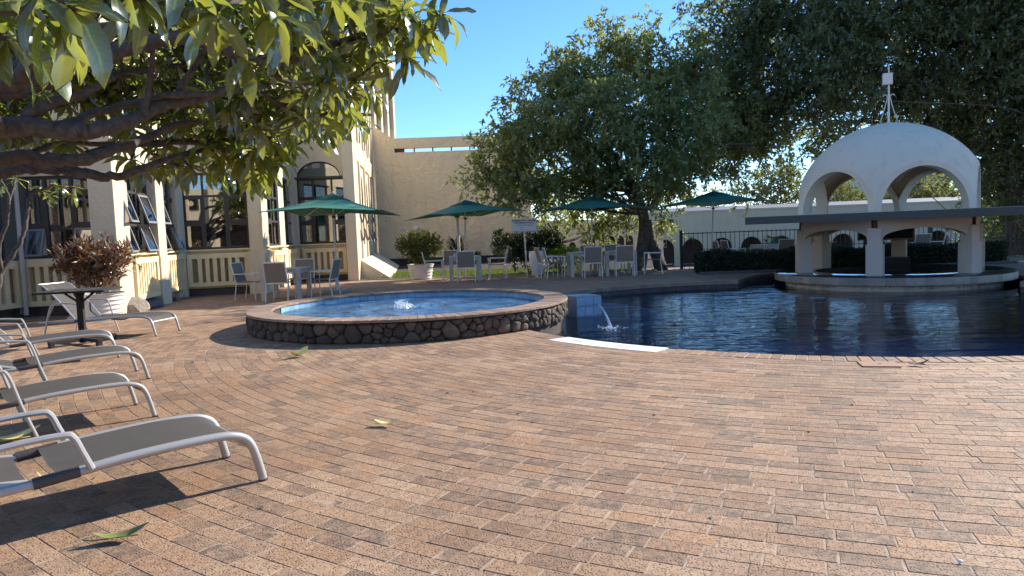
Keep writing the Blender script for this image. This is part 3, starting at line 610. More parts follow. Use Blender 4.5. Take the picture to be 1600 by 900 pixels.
# dining room behind the glass, roof
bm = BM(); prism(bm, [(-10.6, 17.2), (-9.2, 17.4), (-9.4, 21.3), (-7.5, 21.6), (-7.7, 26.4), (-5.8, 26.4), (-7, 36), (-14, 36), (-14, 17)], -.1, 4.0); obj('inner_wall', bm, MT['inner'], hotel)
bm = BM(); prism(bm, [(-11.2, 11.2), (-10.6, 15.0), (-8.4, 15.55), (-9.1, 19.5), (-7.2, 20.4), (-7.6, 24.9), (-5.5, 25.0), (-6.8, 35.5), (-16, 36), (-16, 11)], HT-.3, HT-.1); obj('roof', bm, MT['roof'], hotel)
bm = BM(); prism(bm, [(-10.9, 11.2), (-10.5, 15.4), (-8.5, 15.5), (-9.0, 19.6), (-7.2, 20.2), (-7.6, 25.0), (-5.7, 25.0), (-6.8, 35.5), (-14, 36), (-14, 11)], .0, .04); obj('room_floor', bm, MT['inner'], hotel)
for (px, py, lit, lb) in ((298, 318, 1, 'glowing orange globe lamp hanging inside the dining room window'), (333, 325, 0, 'dim globe lamp hanging behind the middle dining room pane'), (372, 325, 0, 'pale globe lamp hanging behind the right dining room pane')):
    q = at(px, py, 20.6 if px < 330 else 20.9); o = thing('pendant_lamp', lb, 'lamp', q, 0, 'lamps in the dining room')
    bm = BM(); bmesh.ops.create_uvsphere(bm, u_segments=16, v_segments=10, radius=.075); obj('globe', bm, MT['glow' if lit else 'lamp'], o, True, True)
    bm = BM(); tube(bm, [(0, 0, .07), (0, 0, 1.2)], .008, 5); obj('cord', bm, MT['black'], o, False, True)
# tower set back behind the left wing
tw = thing('hotel_tower', 'tall sunlit hotel tower with thin fins rising behind the tree', 'tower', (-8, 42, 0))
T1 = Fac((-11.5, 40), (-8.2, 40)); T2 = Fac((-8.2, 40), (-7.05, 47))
for F in (T1, T2):
    F.obj('wall', MT['tower'], tw, (0, F.L, 0, 12.0, -.6, -.15))
    n = 5 if F is T1 else 6
    for i in range(n):
        u = (i+.5)/n*F.L; F.obj('fin', MT['tower'], tw, (u-.16, u+.16, 0, 12.1, -.15, .1))
        if i < n-1:
            for z in (5.2, 8.2): f = F.obj('window', MT['frame'], tw, (u+.22, u+F.L/n-.22, z, z+2, -.15, -.12)); F.obj('pane', MT['glass'], f, (u+.28, u+F.L/n-.28, z+.06, z+1.94, -.13, -.112))
bm = BM(); prism(bm, [(-12, 39.7), (-8.1, 39.8), (-6.95, 47), (-12, 47)], 12.05, 12.5); obj('parapet', bm, MT['tower'], tw)
bm = BM(); prism(bm, [(-11.5, 41), (-8.6, 41.5), (-8.2, 46), (-11.5, 46)], 12.5, 14); obj('roof_block', bm, MT['tower'], tw)
# ================================================================ rough garden wall behind the umbrellas
gw = thing('garden_wall', 'tall rough plastered beige wall with a long slot near its top', 'wall', (-2.7, 35.7, 0)); W = Fac((-6.45, 35.5), (1.06, 35.5))
def wu(px): return at(px, 360, 35.5).x+6.45
sl0, sl1 = wu(622), wu(751)
W.obj('wall_body', MT['wall'], gw, (0, W.L, -.1, 5.5, -.45, 0)); W.obj('wall_end', MT['wall'], gw, (sl1, W.L, 5.5, 5.7, -.45, 0), (0, sl0, 5.5, 5.7, -.45, 0)); W.obj('parapet', MT['wall'], gw, (0, W.L, 5.7, 6.18, -.45, .004))
W.obj('wall_groove', MT['wall'], gw, (0, W.L, 4.6, 4.63, 0, .012), (0, W.L, 2.2, 2.23, 0, .012), (W.L-1.1, W.L-.3, 2.34, 2.38, 0, .02))
bm = BM(); hexa(bm, [W.p(0, 6.18, .0), W.p(.95, 6.18, 0), W.p(.95, 6.18, -.45), W.p(0, 6.18, -.45), W.p(0, 6.8, 0), W.p(.9, 6.2, 0), W.p(.9, 6.2, -.45), W.p(0, 6.8, -.45)]); obj('ramp', bm, MT['wall'], gw)
for px in (652, 681, 710, 739): W.obj('slot_post', MT['frame'], gw, (wu(px)-.03, wu(px)+.03, 5.5, 5.7, -.3, -.2))
W.obj('slot_rail', MT['frame'], gw, (sl0, sl0+.45, 5.5, 5.7, -.35, -.25))
W.obj('plinth', MT['soil'], gw, (0, W.L, -.1, .36, 0, .08)); bm = BM(); bm.faces.new([bm.verts.new(v) for v in ((-6.2, 28.6, .006), (2.2, 28.2, .006), (2.2, 35.45, .03), (-6.3, 35.45, .03))]); tag(obj('flower_bed', bm, MT['soil']), kind='structure')
for px, py, lb in ((649, 358, 'white globe lamp on the rough wall above the round potted bush'), (813, 353, 'white globe lamp on the rough wall beside the pool sign')):
    q = at(px, py, 35.28); o = thing('wall_lamp', lb, 'lamp', (q.x, 35.28, q.z), 0, 'globe lamps on the garden wall')
    bm = BM(); bmesh.ops.create_uvsphere(bm, u_segments=20, v_segments=12, radius=.165); obj('globe', bm, MT['lamp'], o, True, True)
    bm = BM(); lathe(bm, [(.05, -.36), (.09, -.3), (.07, -.16), (.05, -.14)], (0, 0, 0), 12); tube(bm, [(0, 0, -.3), (0, .2, -.3)], .03, 6); obj('bracket', bm, MT['lamp'], o, True, True)
# ================================================================ lower court: arcade, low wall, house
arc = thing('arcade_building', 'long pale arcade building with round arches beyond the pool fence', 'arcade', (20, 52, -1.5)); AR = Fac((8.5, 55.5), (46, 49))
mod = 2.13; n = int(AR.L/mod)
for i in range(n):
    u = i*mod; archfill(AR, u, u+mod, -1.55, 2.05, u+mod/2, .76, .76, 'arcade', arc, -.5, 0, 'arch_bay', -.25)
    AR.obj('railing', MT['iron'], arc, *[(u+.33+k*.17, u+.35+k*.17, -1.5, -.55, -.3, -.28) for k in range(9)], (u+.3, u+mod-.3, -.55, -.5, -.31, -.27))
AR.obj('parapet', MT['arcade'], arc, (0, AR.L, 2.05, 2.5, -.5, .003)); AR.obj('coping', MT['pavil'], arc, (0, AR.L, 2.5, 2.6, -.55, .08))
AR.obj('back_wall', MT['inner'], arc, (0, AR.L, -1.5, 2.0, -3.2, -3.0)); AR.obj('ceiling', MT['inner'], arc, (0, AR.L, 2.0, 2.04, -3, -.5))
for i in range(1, n, 2): d = AR.obj('inner_window', MT['pale_sheet'], arc, (i*mod+.6, i*mod+1.4, -.2, 1., -3.0, -2.95)); AR.obj('pane', MT['screen'], d, (i*mod+.68, i*mod+1.32, -.1, .9, -2.96, -2.93))
bm = BM(); hexa(bm, [AR.p(0, 2.5, -2), AR.p(AR.L, 2.5, -2), AR.p(AR.L, 2.5, -8), AR.p(0, 2.5, -8), AR.p(0, 2.6, -2.2), AR.p(AR.L, 2.6, -2.2), AR.p(AR.L, 3.0, -6), AR.p(0, 3.0, -6)]); obj('roof', bm, MT['roof'], arc)
lw = thing('court_house', 'low beige house wall with small arched vents behind the leaning tree', 'house', (5.5, 45, -1.5)); LW = Fac((2.0, 46), (9.5, 45)); q = []
for i, px in enumerate((895, 925, 943, 956, 970, 984)):
    u = (at(px, 380, 45.5).x-2.0); q.append(u)
e = [0]+[(q[i]+q[i+1])/2 for i in range(5)]+[LW.L]
for i in range(6): archfill(LW, e[i], e[i+1], .2, 1.75, q[i], .23, .3, 'wall', lw, -.4, 0, 'vent_bay', .7 if i else .4)
LW.obj('wall_base', MT['wall'], lw, (0, LW.L, -1.55, .2, -.4, 0)); LW.obj('coping', MT['wall'], lw, (0, LW.L, 1.75, 1.85, -.45, .06)); LW.obj('vent_back', MT['inner'], lw, (0, LW.L, .2, 1.7, -.6, -.5))
hs = thing('white_house', 'white house with a pale roof seen through the pavilion arch', 'house', (38, 78, -1.5)); HW = Fac((35.5, 78), (46, 76))
HW.obj('wall', MT['dome'], hs, (0, HW.L, -1.5, 6.4, -6, 0)); HW.obj('roof', MT['roof'], hs, (-.4, HW.L+.4, 6.4, 7.2, -6.4, .4)); HW.obj('chimney', MT['dome'], hs, (3.2, 4.6, 7.2, 9.4, -3, -1.8))
for u in (1.5, 5, 8): f = HW.obj('window', MT['frame'], hs, (u, u+1.3, 2.4, 4.4, 0, .04)); HW.obj('pane', MT['glass'], f, (u+.1, u+1.2, 2.5, 4.3, .03, .05))
# ================================================================ pool fence
fe = thing('pool_fence', 'black iron bar fence along the far edge of the terrace', 'fence', (11, 24.4, 0)); FE = Fac((5.75, 24.4), (18.0, 24.4))
FE.obj('rail', MT['iron'], fe, (0, FE.L, 1.16, 1.19, -.012, .012)); FE.obj('rail', MT['iron'], fe, (0, FE.L, .62, .64, -.012, .012)); FE.obj('rail', MT['iron'], fe, (0, FE.L, .1, .13, -.012, .012))
for i in range(int(FE.L/.155)): FE.obj('bar', MT['iron'], fe, (.155*i+.1, .155*i+.116, -.01, 1.22, -.008, .008))
for u in (0, 4.2, 8.4, 12.2): FE.obj('post', MT['iron'], fe, (u-.045, u+.045, -.02, 1.28, -.045, .045))
for u in (.35, 4.9, 9.0):
    bm = BM()
    for k in range(4): a = PI*k/4; tube(bm, [FE.p(u-.1*math.cos(a), 1.0-.1*math.sin(a), -.02), FE.p(u+.1*math.cos(a), 1.0+.1*math.sin(a), -.02)], .008, 5)
    obj('star_ornament', bm, MT['iron'], fe)
# ---- kerb of the lawn, lawn and its grass
LAWN = [(-5.6, 24.6), (-3.4, 24.15), (-.5, 24.0), (2.2, 23.7), (4.6, 23.3), (4.9, 25.0), (2.2, 25.3), (2.2, 35.4), (-6.2, 35.4)]
bm = BM(); bm.faces.new([bm.verts.new((x, y, .0)) for x, y in LAWN]); lawn = tag(obj('lawn', bm, MT['lawn']), kind='structure')
bm = BM()
for i in range(5): a, b = V((*LAWN[i], 0)), V((*LAWN[i+1], 0)); d = (b-a).normalized(); nrm = V((d.y, -d.x, 0)); hexa(bm, [a, b, b+nrm*.1, a+nrm*.1, a+V((0, 0, .035)), b+V((0, 0, .035)), b+nrm*.1+V((0, 0, .035)), a+nrm*.1+V((0, 0, .035))])
obj('lawn_edging', bm, MT['conc'], lawn)
g = 20000; X = RNG.uniform(-5.4, 4.5, g); Y = 23.9+4.6*RNG.random(g)**1.2; k = Y > np.interp(X, [p[0] for p in LAWN[:5]], [p[1] for p in LAWN[:5]])+.05; k &= (X < 2.1) | (Y < 24.9); X, Y = X[k], Y[k]; g = len(X)
h = RNG.uniform(.03, .09, g); a = RNG.uniform(0, 2*PI, g); wd = .012; vv = np.zeros((g, 3, 3)); vv[:, 0] = np.c_[X-wd*np.cos(a), Y-wd*np.sin(a), 0*X]; vv[:, 1] = np.c_[X+wd*np.cos(a), Y+wd*np.sin(a), 0*X]; vv[:, 2] = np.c_[X+RNG.normal(0, .03, g), Y+RNG.normal(0, .03, g), h]
tag(npmesh('grass', vv.reshape(-1, 3), np.arange(g*3).reshape(-1, 3), MT['grass']), kind='stuff')
# rocks along the foot of the hotel
for (px, py, Y, sx, sy, sz, mt, lb) in ((205, 477, 15.4, .38, .3, .3, 'rockl', 'grey boulder beside the white pot at the foot of the hotel'), (268, 460, 18.6, .35, .3, .22, 'rockl', 'pale flat boulder at the far end of the dark rocks'),
    (226, 469, 16.3, .30, 1.0, .15, 'rock', 'dark rock sheet under the nearer lit hotel panel'), (249, 461, 18.0, .26, .8, .14, 'rock', 'dark rock under the farther lit hotel panel')):
    q = gnd(px, py); bm = BM(); bmesh.ops.create_icosphere(bm, subdivisions=3, radius=1); rs = random.Random(px)
    fz = [V((rs.uniform(-1, 1), rs.uniform(-1, 1), rs.uniform(-1, 1))).normalized() for _ in range(14)]
    for v in bm.verts:
        for f in fz:
            e_ = v.co.dot(f)-.72
            if e_ > 0: v.co -= f*e_
        v.co = V((v.co.x*sx, v.co.y*sy, max(v.co.z, -.3)*sz*1.25))
    o = tag(obj('boulder', bm, MT[mt]), lb, 'boulder', 'rocks along the hotel wall'); o.location = (lerp(0, q.x, Y/q.y), Y, .06)
# ---- the wing of the hotel across the court, mirrored in the windows
ow = thing('courtyard_wing', 'cream arcaded hotel wing closing the court behind the camera', 'hotel building', (0, -13, 0)); OW = Fac((22, -13), (-26, -13))
for i in range(16):
    u = i*3.; archfill(OW, u, u+3, 0, 3.6, u+1.5, 1.05, 1.0, 'cream', ow, -.4, 0, 'arch_bay', 1.9); OW.obj('pier', MT['cream'], ow, (u-.2, u+.2, 0, 5.4, 0, .2))
    f = OW.obj('window', MT['frame'], ow, (u+.8, u+2.2, 3.75, 4.75, 0, .05)); OW.obj('pane', MT['screen'], f, (u+.9, u+2.1, 3.83, 4.67, .04, .06))
OW.obj('upper_wall', MT['cream'], ow, (0, 48, 3.6, 5.2, -.4, -.004)); OW.obj('back_wall', MT['inner'], ow, (0, 48, 0, 3.6, -2.5, -2.3))
# ================================================================ domed pool bar
bar = thing('pool_bar', 'white domed swim-up bar pavilion standing at the edge of the pool', 'pool bar', (9.5, 18.2, 0))
BC = V((9.5, 18.2, 0)); E1 = V((.887, -.462, 0)); E2 = V((.462, .887, 0))
def bp(phi, R, z): a = math.radians(phi); return BC+E1*(R*math.sin(a))-E2*(R*math.cos(a))+V((0, 0, z))
PH0, RH, RS, ZB = -7.5, 2.2, 2.2, 1.585; C30 = math.cos(PI/6)
def hexr(phi, R): psi = (phi-PH0) % 60; return R*C30/math.cos(math.radians(psi-30))
def shell(bm, rs, rh, zadd=0):
    nphi = 120; nt = 18; rings = []
    for i in range(1, nt+1):
        t = math.sin(i/nt*PI/2) if i < nt else 1.; row = []
        for k in range(nphi):
            ph = PH0+k*3; r = min(t*hexr(ph, rh), rs); row.append(bm.verts.new(bp(ph, r, ZB+zadd+math.sqrt(max(rs*rs-r*r, 0)))))
        rings.append(row)
    c = bm.verts.new(bp(0, 0, ZB+zadd+rs))
    for k in range(nphi): bm.faces.new((c, rings[0][k], rings[0][(k+1) % nphi]))
    for i in range(nt-1):
        for k in range(nphi):
            try: bm.faces.new((rings[i][k], rings[i+1][k], rings[i+1][(k+1) % nphi], rings[i][(k+1) % nphi]))
            except ValueError: pass
bm = BM(); shell(bm, RS, RH); shell(bm, RS-.16, RH-.32)
# the six flat faces with their round-headed openings
RO, HO = .95, 1.0; ap = RH*C30
for s in range(6):
    pm_ = PH0+60*s+30; a = math.radians(pm_); nrm = E1*math.sin(a)-E2*math.cos(a); tg = E1*math.cos(a)+E2*math.sin(a); n = 24; prev = None
    for k in range(n+1):
        t = PI*k/n; uo = -math.cos(t)*RH/2; zo = math.sqrt(max(RS**2-ap**2-uo**2, 0)); ui, zi = -math.cos(t)*RO, math.sin(t)*HO
        if zi > zo-.02 and 0 < k < n: zi = zo-.02
        q = [BC+nrm*ap+tg*uo+V((0, 0, ZB+zo)), BC+nrm*ap+tg*ui+V((0, 0, ZB+zi)), BC+nrm*(ap-.30)+tg*ui+V((0, 0, ZB+zi)), BC+nrm*(ap-.30)+tg*uo*.9+V((0, 0, ZB+max(zo-.05, zi)))]
        q = [bm.verts.new(v) for v in q]
        if prev:
            for i in range(3): bm.faces.new((prev[i], q[i], q[i+1], prev[i+1]))
        prev = q
bmesh.ops.remove_doubles(bm, verts=bm.verts, dist=1e-4); obj('dome', bm, MT['dome'], bar, True)
def bbox(bm, s0, s1, t0, t1, z0, z1): hexa(bm, [BC+E1*a+E2*b+V((0, 0, z)) for z in (z0, z1) for a, b in ((s0, t0), (s1, t0), (s1, t1), (s0, t1))])
bm = BM(); bbox(bm, -3.0, 3.6, -2.58, 2.6, 1.41, 1.582); rs_ = obj('roof_slab', bm, MT['slab'], bar)
bm = BM(); bbox(bm, -3.03, 3.63, -2.61, -2.58, 1.40, 1.575); bbox(bm, -3.03, -3.0, -2.58, 2.6, 1.40, 1.575); bbox(bm, 3.6, 3.63, -2.58, 2.6, 1.40, 1.575); bbox(bm, -3.0, 3.6, 2.6, 2.63, 1.40, 1.575); obj('fascia', bm, MT['fascia'], rs_)
RP = 2.06
for s in range(6):
    # arched beam between two pillars
    A, B = bp(PH0+60*s, RP, 0), bp(PH0+60*s+60, RP, 0); F = Fac((A.x, A.y), (B.x, B.y)); L = F.L
    if (F.p(L/2, 0, .1)-BC).length < (F.p(L/2, 0, 0)-BC).length: F = Fac((B.x, B.y), (A.x, A.y))
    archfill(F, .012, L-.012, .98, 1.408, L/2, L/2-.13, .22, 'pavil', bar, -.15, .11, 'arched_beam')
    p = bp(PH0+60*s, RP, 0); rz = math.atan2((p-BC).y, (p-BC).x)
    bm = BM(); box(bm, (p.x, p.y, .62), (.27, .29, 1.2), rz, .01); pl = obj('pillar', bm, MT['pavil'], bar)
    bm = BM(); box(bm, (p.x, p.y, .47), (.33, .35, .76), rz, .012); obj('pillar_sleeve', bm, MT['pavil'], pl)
bm = BM(); lathe(bm, [(1.72, -.03), (2.63, -.03), (2.68, .0), (2.68, .12), (2.64, .14), (1.72, .14), (1.72, -.03)], BC, 96); ct = obj('counter', bm, MT['granite'], bar, True)
n = 88
for i in range(n):
    a0, a1 = 2*PI*i/n, 2*PI*(i+1)/n; me = bpy.data.meshes.new('tile'); me.from_pydata([(x-BC.x, y-BC.y, z) for x, y, z in ringpiece(a0, a1, 2.66, 2.695, -.045, .118, BC.x, BC.y, .002, .004)], [], BF)
    a = (a0+a1)/2
    if math.cos(a)*-.46+math.sin(a)*-.887 > -.25: link('counter_tile', me, MT['ctile'], bar)
bm = BM(); lathe(bm, [(2.42, -.27), (2.42, -.04), (1.85, -.04), (1.85, -.27)], BC, 72); bs = obj('counter_base', bm, MT['bbase'], bar, True)
bm = BM(); lathe(bm, [(2.41, -1.14), (2.41, -.27), (1.86, -.27), (1.86, -1.14)], BC, 60); obj('submerged_base', bm, MT['ptile'], bs)
rs = random.Random(4); bm = BM()
for k in range(64):
    a = rs.uniform(150, 330); z = rs.choice((-.09, -.135, -.1)); p = V((BC.x+2.422*math.cos(math.radians(a)), BC.y+2.422*math.sin(math.radians(a)), z)); box(bm, p, (.012, .022, .018), math.radians(a))
obj('inlay', bm, MT['dark'], bs)
bm = BM(); lathe(bm, [(0, -.35), (1.84, -.35)], BC, 40); obj('bar_floor', bm, MT['dark'], bar)
bm = BM(); bbox(bm, -.35, .5, .55, 1.1, -.34, .42); cab = obj('bar_cabinet', bm, MT['dark'], bar)
for z in (-.1, .12): bm = BM(); bbox(bm, -.31, .46, .525, .548, z, z+.17); obj('drawer', bm, MT['black'], cab)
tv = thing('hanging_screen', 'black screen hanging under the roof of the pool bar', 'screen', BC+E2*1.45+V((0, 0, 1.2)))
q = V((9.5, 18.2, 0)); bm = BM(); bbox(bm, -.75, .62, 1.38, 1.46, .86, 1.33); obj('casing', bm, MT['screen'], tv); bm = BM(); bbox(bm, -.7, .57, 1.374, 1.379, .9, 1.3); obj('display', bm, MT['black'], tv); bm = BM(); bbox(bm, -.1, 0, 1.4, 1.44, 1.33, 1.41); obj('bracket', bm, MT['black'], tv)
# mast with scrolls and a small white box
mt = thing('roof_mast', 'white mast with scrolled feet and a square box on top of the dome', 'mast', BC+V((0, 0, 3.78)))
bm = BM(); tube(bm, [(0, 0, -.03), (0, 0, 1.0), (0, 0, 1.42)], [.028, .022, .012], 8); bmesh.ops.create_uvsphere(bm, u_segments=8, v_segments=6, radius=.022, matrix=Matrix.Translation((0, 0, 1.43))); obj('pole', bm, MT['white'], mt, True, True)
bm = BM(); box(bm, (-.06, -.05, 1.08), (.22, .12, .27), math.radians(-18), .008); obj('antenna_box', bm, MT['white'], mt, False, True)
for s in (-1, 1):
    bm = BM(); pts = smoothline([E1*(s*x)+V((0, 0, z)) for x, z in ((.03, .03), (.12, .0), (.19, .05), (.16, .14), (.09, .38), (.035, .62), (.05, .69), (.10, .71), (.13, .67))], 5); tube(bm, pts, .011, 6); obj('scroll', bm, MT['white'], mt, True, True)
# ================================================================ sun loungers
def lounger(label, foot, other, back=42, tr=.02, armfoot=True):
    A, B = V((*foot, 0)), V((*other, 0)); wv = (B-A); wv.z = 0
    o = thing('sun_lounger', label, 'sun lounger', (0, 0, 0), 0, 'sun loungers along the terrace')
    return o, A, wv
def make_lounger(label, foot, head, back=45, tr=.021, W=.62, low=False, hx=1.12, ar=.55):
    # local: x runs from the foot end to the head end, y across (foot point is on y=0, the other side at y=-W)
    o = thing('sun_lounger', label, 'sun lounger', (*foot, 0), math.atan2(head[1], head[0]), 'sun loungers along the terrace')
    z = .30; HX_ = hx
    for y in (0, -W):
        bm = BM(); prof = smoothline([(-.03, y, 0), (-.005, y, .11), (.022, y, .205), (.055, y, .262), (.11, y, z-.008), (.2, y, z+.008), (.42, y, z+.010), (.7, y, z), (HX_-.1, y, z-.03)], 6); tube(bm, prof, tr, 10)
        fr = obj('side_rail', bm, MT['alu'], o, True, True)
        bm = BM(); tube(bm, [(-.031, y, -.001), (-.028, y, .012)], tr*1.1, 10); obj('foot_cap', bm, MT['hinge'], fr, False, True)
        bm = BM(); tube(bm, [(HX_-.22, y, z-.018), (HX_-.02, y, z-.035)], tr*1.18, 10); obj('hinge', bm, MT['hinge'], fr, True, True)
        bm = BM(); tube(bm, [(HX_-.04, y, z-.035), (HX_+.3, y, z-.05), (HX_+.62, y, z-.06)], tr*.95, 8); obj('rear_rail', bm, MT['alu'], o, True, True)
        bm = BM(); yo = y+(.035 if y == 0 else -.035); pts = smoothline([(HX_-.28, yo, 0 if y else .0), (HX_-.2, yo, .25), (HX_-.13, yo, .50), (HX_-.06, yo, .535), (HX_+.16, yo, .55), (HX_+.33, yo, .52), (HX_+ar-.12, yo, .40), (HX_+ar, yo, 0)], 5); pts = [p for p in smoothline([(HX_-.27, yo, .29), (HX_-.235, yo, .38), (HX_-.2, yo, .465), (HX_-.15, yo, .485), (HX_+.05, yo, .48), (HX_+.3, yo, .45), (HX_+.5, yo, .37), (HX_+.6, yo, .25)], 5)] if low else pts; tube(bm, pts, tr*.68, 8); obj('arm', bm, MT['alu'], o, True, True)
    bm = BM(); tube(bm, [(.035, 0, .22), (.035, -W, .22)], tr*.7, 8); obj('crossbar', bm, MT['alu'], o, True, True)
    bm = BM(); tube(bm, [(.72, -.02, z-.02), (.72, -W*.5, z-.06), (.72, -W+.02, z-.02)], tr*.6, 8); obj('crossbar', bm, MT['hinge'], o, True, True)
    def sheet(name, prof, y0, y1, sag):
        bm = BM(); rows = []; ny = 8
        for p in prof: rows.append([bm.verts.new((p[0], lerp(y0, y1, j/ny), p[1]-sag*math.sin(PI*j/ny))) for j in range(ny+1)])
        for i in range(len(rows)-1):
            for j in range(ny): bm.faces.new((rows[i][j], rows[i+1][j], rows[i+1][j+1], rows[i][j+1]))
        r = bmesh.ops.solidify(bm, geom=bm.faces[:], thickness=.006); return obj(name, bm, MT['sling'], o, True, True)
    pr = [(p.x, p.z) for p in smoothline([(.045, 0, .225), (.062, 0, .262), (.11, 0, z+.004), (.2, 0, z+.020), (.4, 0, z+.028), (.7, 0, z+.016), (HX_-.12, 0, z-.005)], 5)]
    sheet('seat_sling', pr, -.012, -W+.012, .016)
    b = math.radians(back); c, s = math.cos(b), math.sin(b); hx, hz = HX_-.02, z-.02
    bp_ = [(hx+l*c-h*s, hz+l*s+h*c) for l, h in ((.02, .0), (.3, .015), (.6, .01), (.78, -.01), (.85, -.06))]
    sheet('backrest_sling', bp_, -.03, -W+.03, .02)
    for y in (-.02, -W+.02): bm = BM(); tube(bm, [(x, y, zz-.01) for x, zz in bp_], tr*.75, 8); obj('back_tube', bm, MT['alu'], o, True, True)
    bm = BM(); tube(bm, [(bp_[-1][0], -.02, bp_[-1][1]-.01), (bp_[-1][0], -W+.02, bp_[-1][1]-.01)], tr*.75, 8); obj('back_tube', bm, MT['alu'], o, True, True)
    if back > 10:
        for y in (-.06, -W+.06): bm = BM(); tube(bm, [(hx+.5*c, y, hz+.5*s-.02), (HX_+.55, y, z-.07)], .01, 6); obj('prop', bm, MT['alu'], o, True, True)
    return o
make_lounger('nearest grey sling sun lounger with a thick silver frame in the lower corner', (-1.53, 4.16), (-.76, -.65), 4, .025, .62, True)
make_lounger('second grey sun lounger from the camera, just beyond the nearest one', (-3.0, 5.85), (-.765, -.645), 45, .018, .62, False, 1.07)
make_lounger('third grey sun lounger, in front of the one beside the bistro table', (-3.91, 7.57), (-.79, -.61), 12, .018)
make_lounger('fourth grey sun lounger with its foot end over the bistro table base', (-5.08, 9.15), (-.86, -.51), 45, .018)
make_lounger('farthest grey sun lounger with raised backrest beside the white pot', (-5.60, 11.2), (-.985, .14), 47, .018, .62, False, 1.36, .52)
# black bistro table between the loungers
bt = thing('bistro_table', 'black square bistro table on a cross base between two loungers', 'table', (-6.35, 10.6, 0), math.radians(12))
bm = BM(); box(bm, (0, 0, .79), (.92, .86, .03), 0, .008); obj('tabletop', bm, MT['black'], bt, False, True)
for x in (-.18, 0, .18): bm = BM(); box(bm, (x, 0, .808), (.012, .84, .006)); obj('groove', bm, MT['hinge'], bt, False, True)
bm = BM(); box(bm, (0, 0, .4), (.085, .085, .76), 0, .006); obj('post', bm, MT['black'], bt, False, True)
for k in range(2): bm = BM(); box(bm, (0, 0, .07+.002*k), (.95, .075, .05), PI/4+k*PI/2, .006); obj('base_bar', bm, MT['black'], bt, False, True)
for k in range(4):
    a = PI/4+k*PI/2; bm = BM(); box(bm, (.44*math.cos(a), .44*math.sin(a), .022), (.06, .07, .045), a, .004); obj('foot', bm, MT['black'], bt, False, True)
    bm = BM(); tube(bm, [(0, 0, .6), (.22*math.cos(a-PI/4), .22*math.sin(a-PI/4), .775)], .016, 6); obj('brace', bm, MT['black'], bt, False, True)
# ================================================================ dining chairs, tables, parasols
def make_chair(name='dining_chair'):
    o = thing(name, '', 'chair')      # faces +y
    for sx in (-1, 1):
        bm = BM(); tube(bm, [(sx*.265, .24, 0), (sx*.265, .235, .64)], .014, 6); obj('leg', bm, MT['white'], o, False, True)
        bm = BM(); tube(bm, [(sx*.262, -.30, 0), (sx*.262, -.24, .42), (sx*.258, -.30, .66), (sx*.25, -.36, .92)], .014, 6); obj('leg', bm, MT['white'], o, False, True)
        bm = BM(); box(bm, (sx*.266, -.02, .648), (.045, .56, .022), 0, .006); obj('armrest', bm, MT['white'], o, False, True)
    bm = BM(); box(bm, (0, .235, .43), (.53, .028, .028)); box(bm, (0, -.235, .43), (.53, .028, .028)); obj('seat_frame', bm, MT['white'], o, False, True)
    bm = BM(); tube(bm, [(-.25, -.36, .915), (.25, -.36, .915)], .016, 6); obj('top_rail', bm, MT['white'], o, False, True)
    bm = BM(); box(bm, (0, 0, .44), (.49, .47, .012)); obj('seat', bm, MT['slingb'], o, False, True)
    bm = BM(); hexa(bm, [(-.245, -.243, .45), (.245, -.243, .45), (.245, -.253, .45), (-.245, -.253, .45), (-.238, -.352, .905), (.238, -.352, .905), (.238, -.362, .905), (-.238, -.362, .905)]); obj('backrest', bm, MT['slingb'], o, False, True); return o
CH = None
def chair(p, face, label, group='mesh dining chairs round the terrace tables'):
    global CH
    if CH is None: CH = make_chair(); o = CH
    else: o = copy_tree(CH)
    o.location = (p[0], p[1], 0); o.rotation_euler = (0, 0, math.radians(face)-PI/2); tag(o, label, 'chair', group); return o
TB = None
def table(p, rz, label):
    global TB
    if TB is None:
        o = thing('dining_table', '', 'table')
        for k in range(7): bm = BM(); box(bm, (-.408+k*.136, 0, .735), (.128, .94, .028), 0, .004); obj('slat', bm, MT['table'], o, False, True)
        bm = BM(); box(bm, (0, .425, .675), (.76, .03, .09)); box(bm, (0, -.425, .675), (.76, .03, .09)); box(bm, (.425, 0, .675), (.03, .76, .09)); box(bm, (-.425, 0, .675), (.03, .76, .09)); obj('apron', bm, MT['table'], o, False, True)
        for sx in (-1, 1):
            for sy in (-1, 1): bm = BM(); box(bm, (sx*.425, sy*.425, .36), (.10, .10, .72), 0, .004); obj('leg', bm, MT['table'], o, False, True)
        TB = o
    else: o = copy_tree(TB)
    o.location = (p[0], p[1], 0); o.rotation_euler = (0, 0, rz); tag(o, label, 'table', 'grey slatted dining tables'); return o
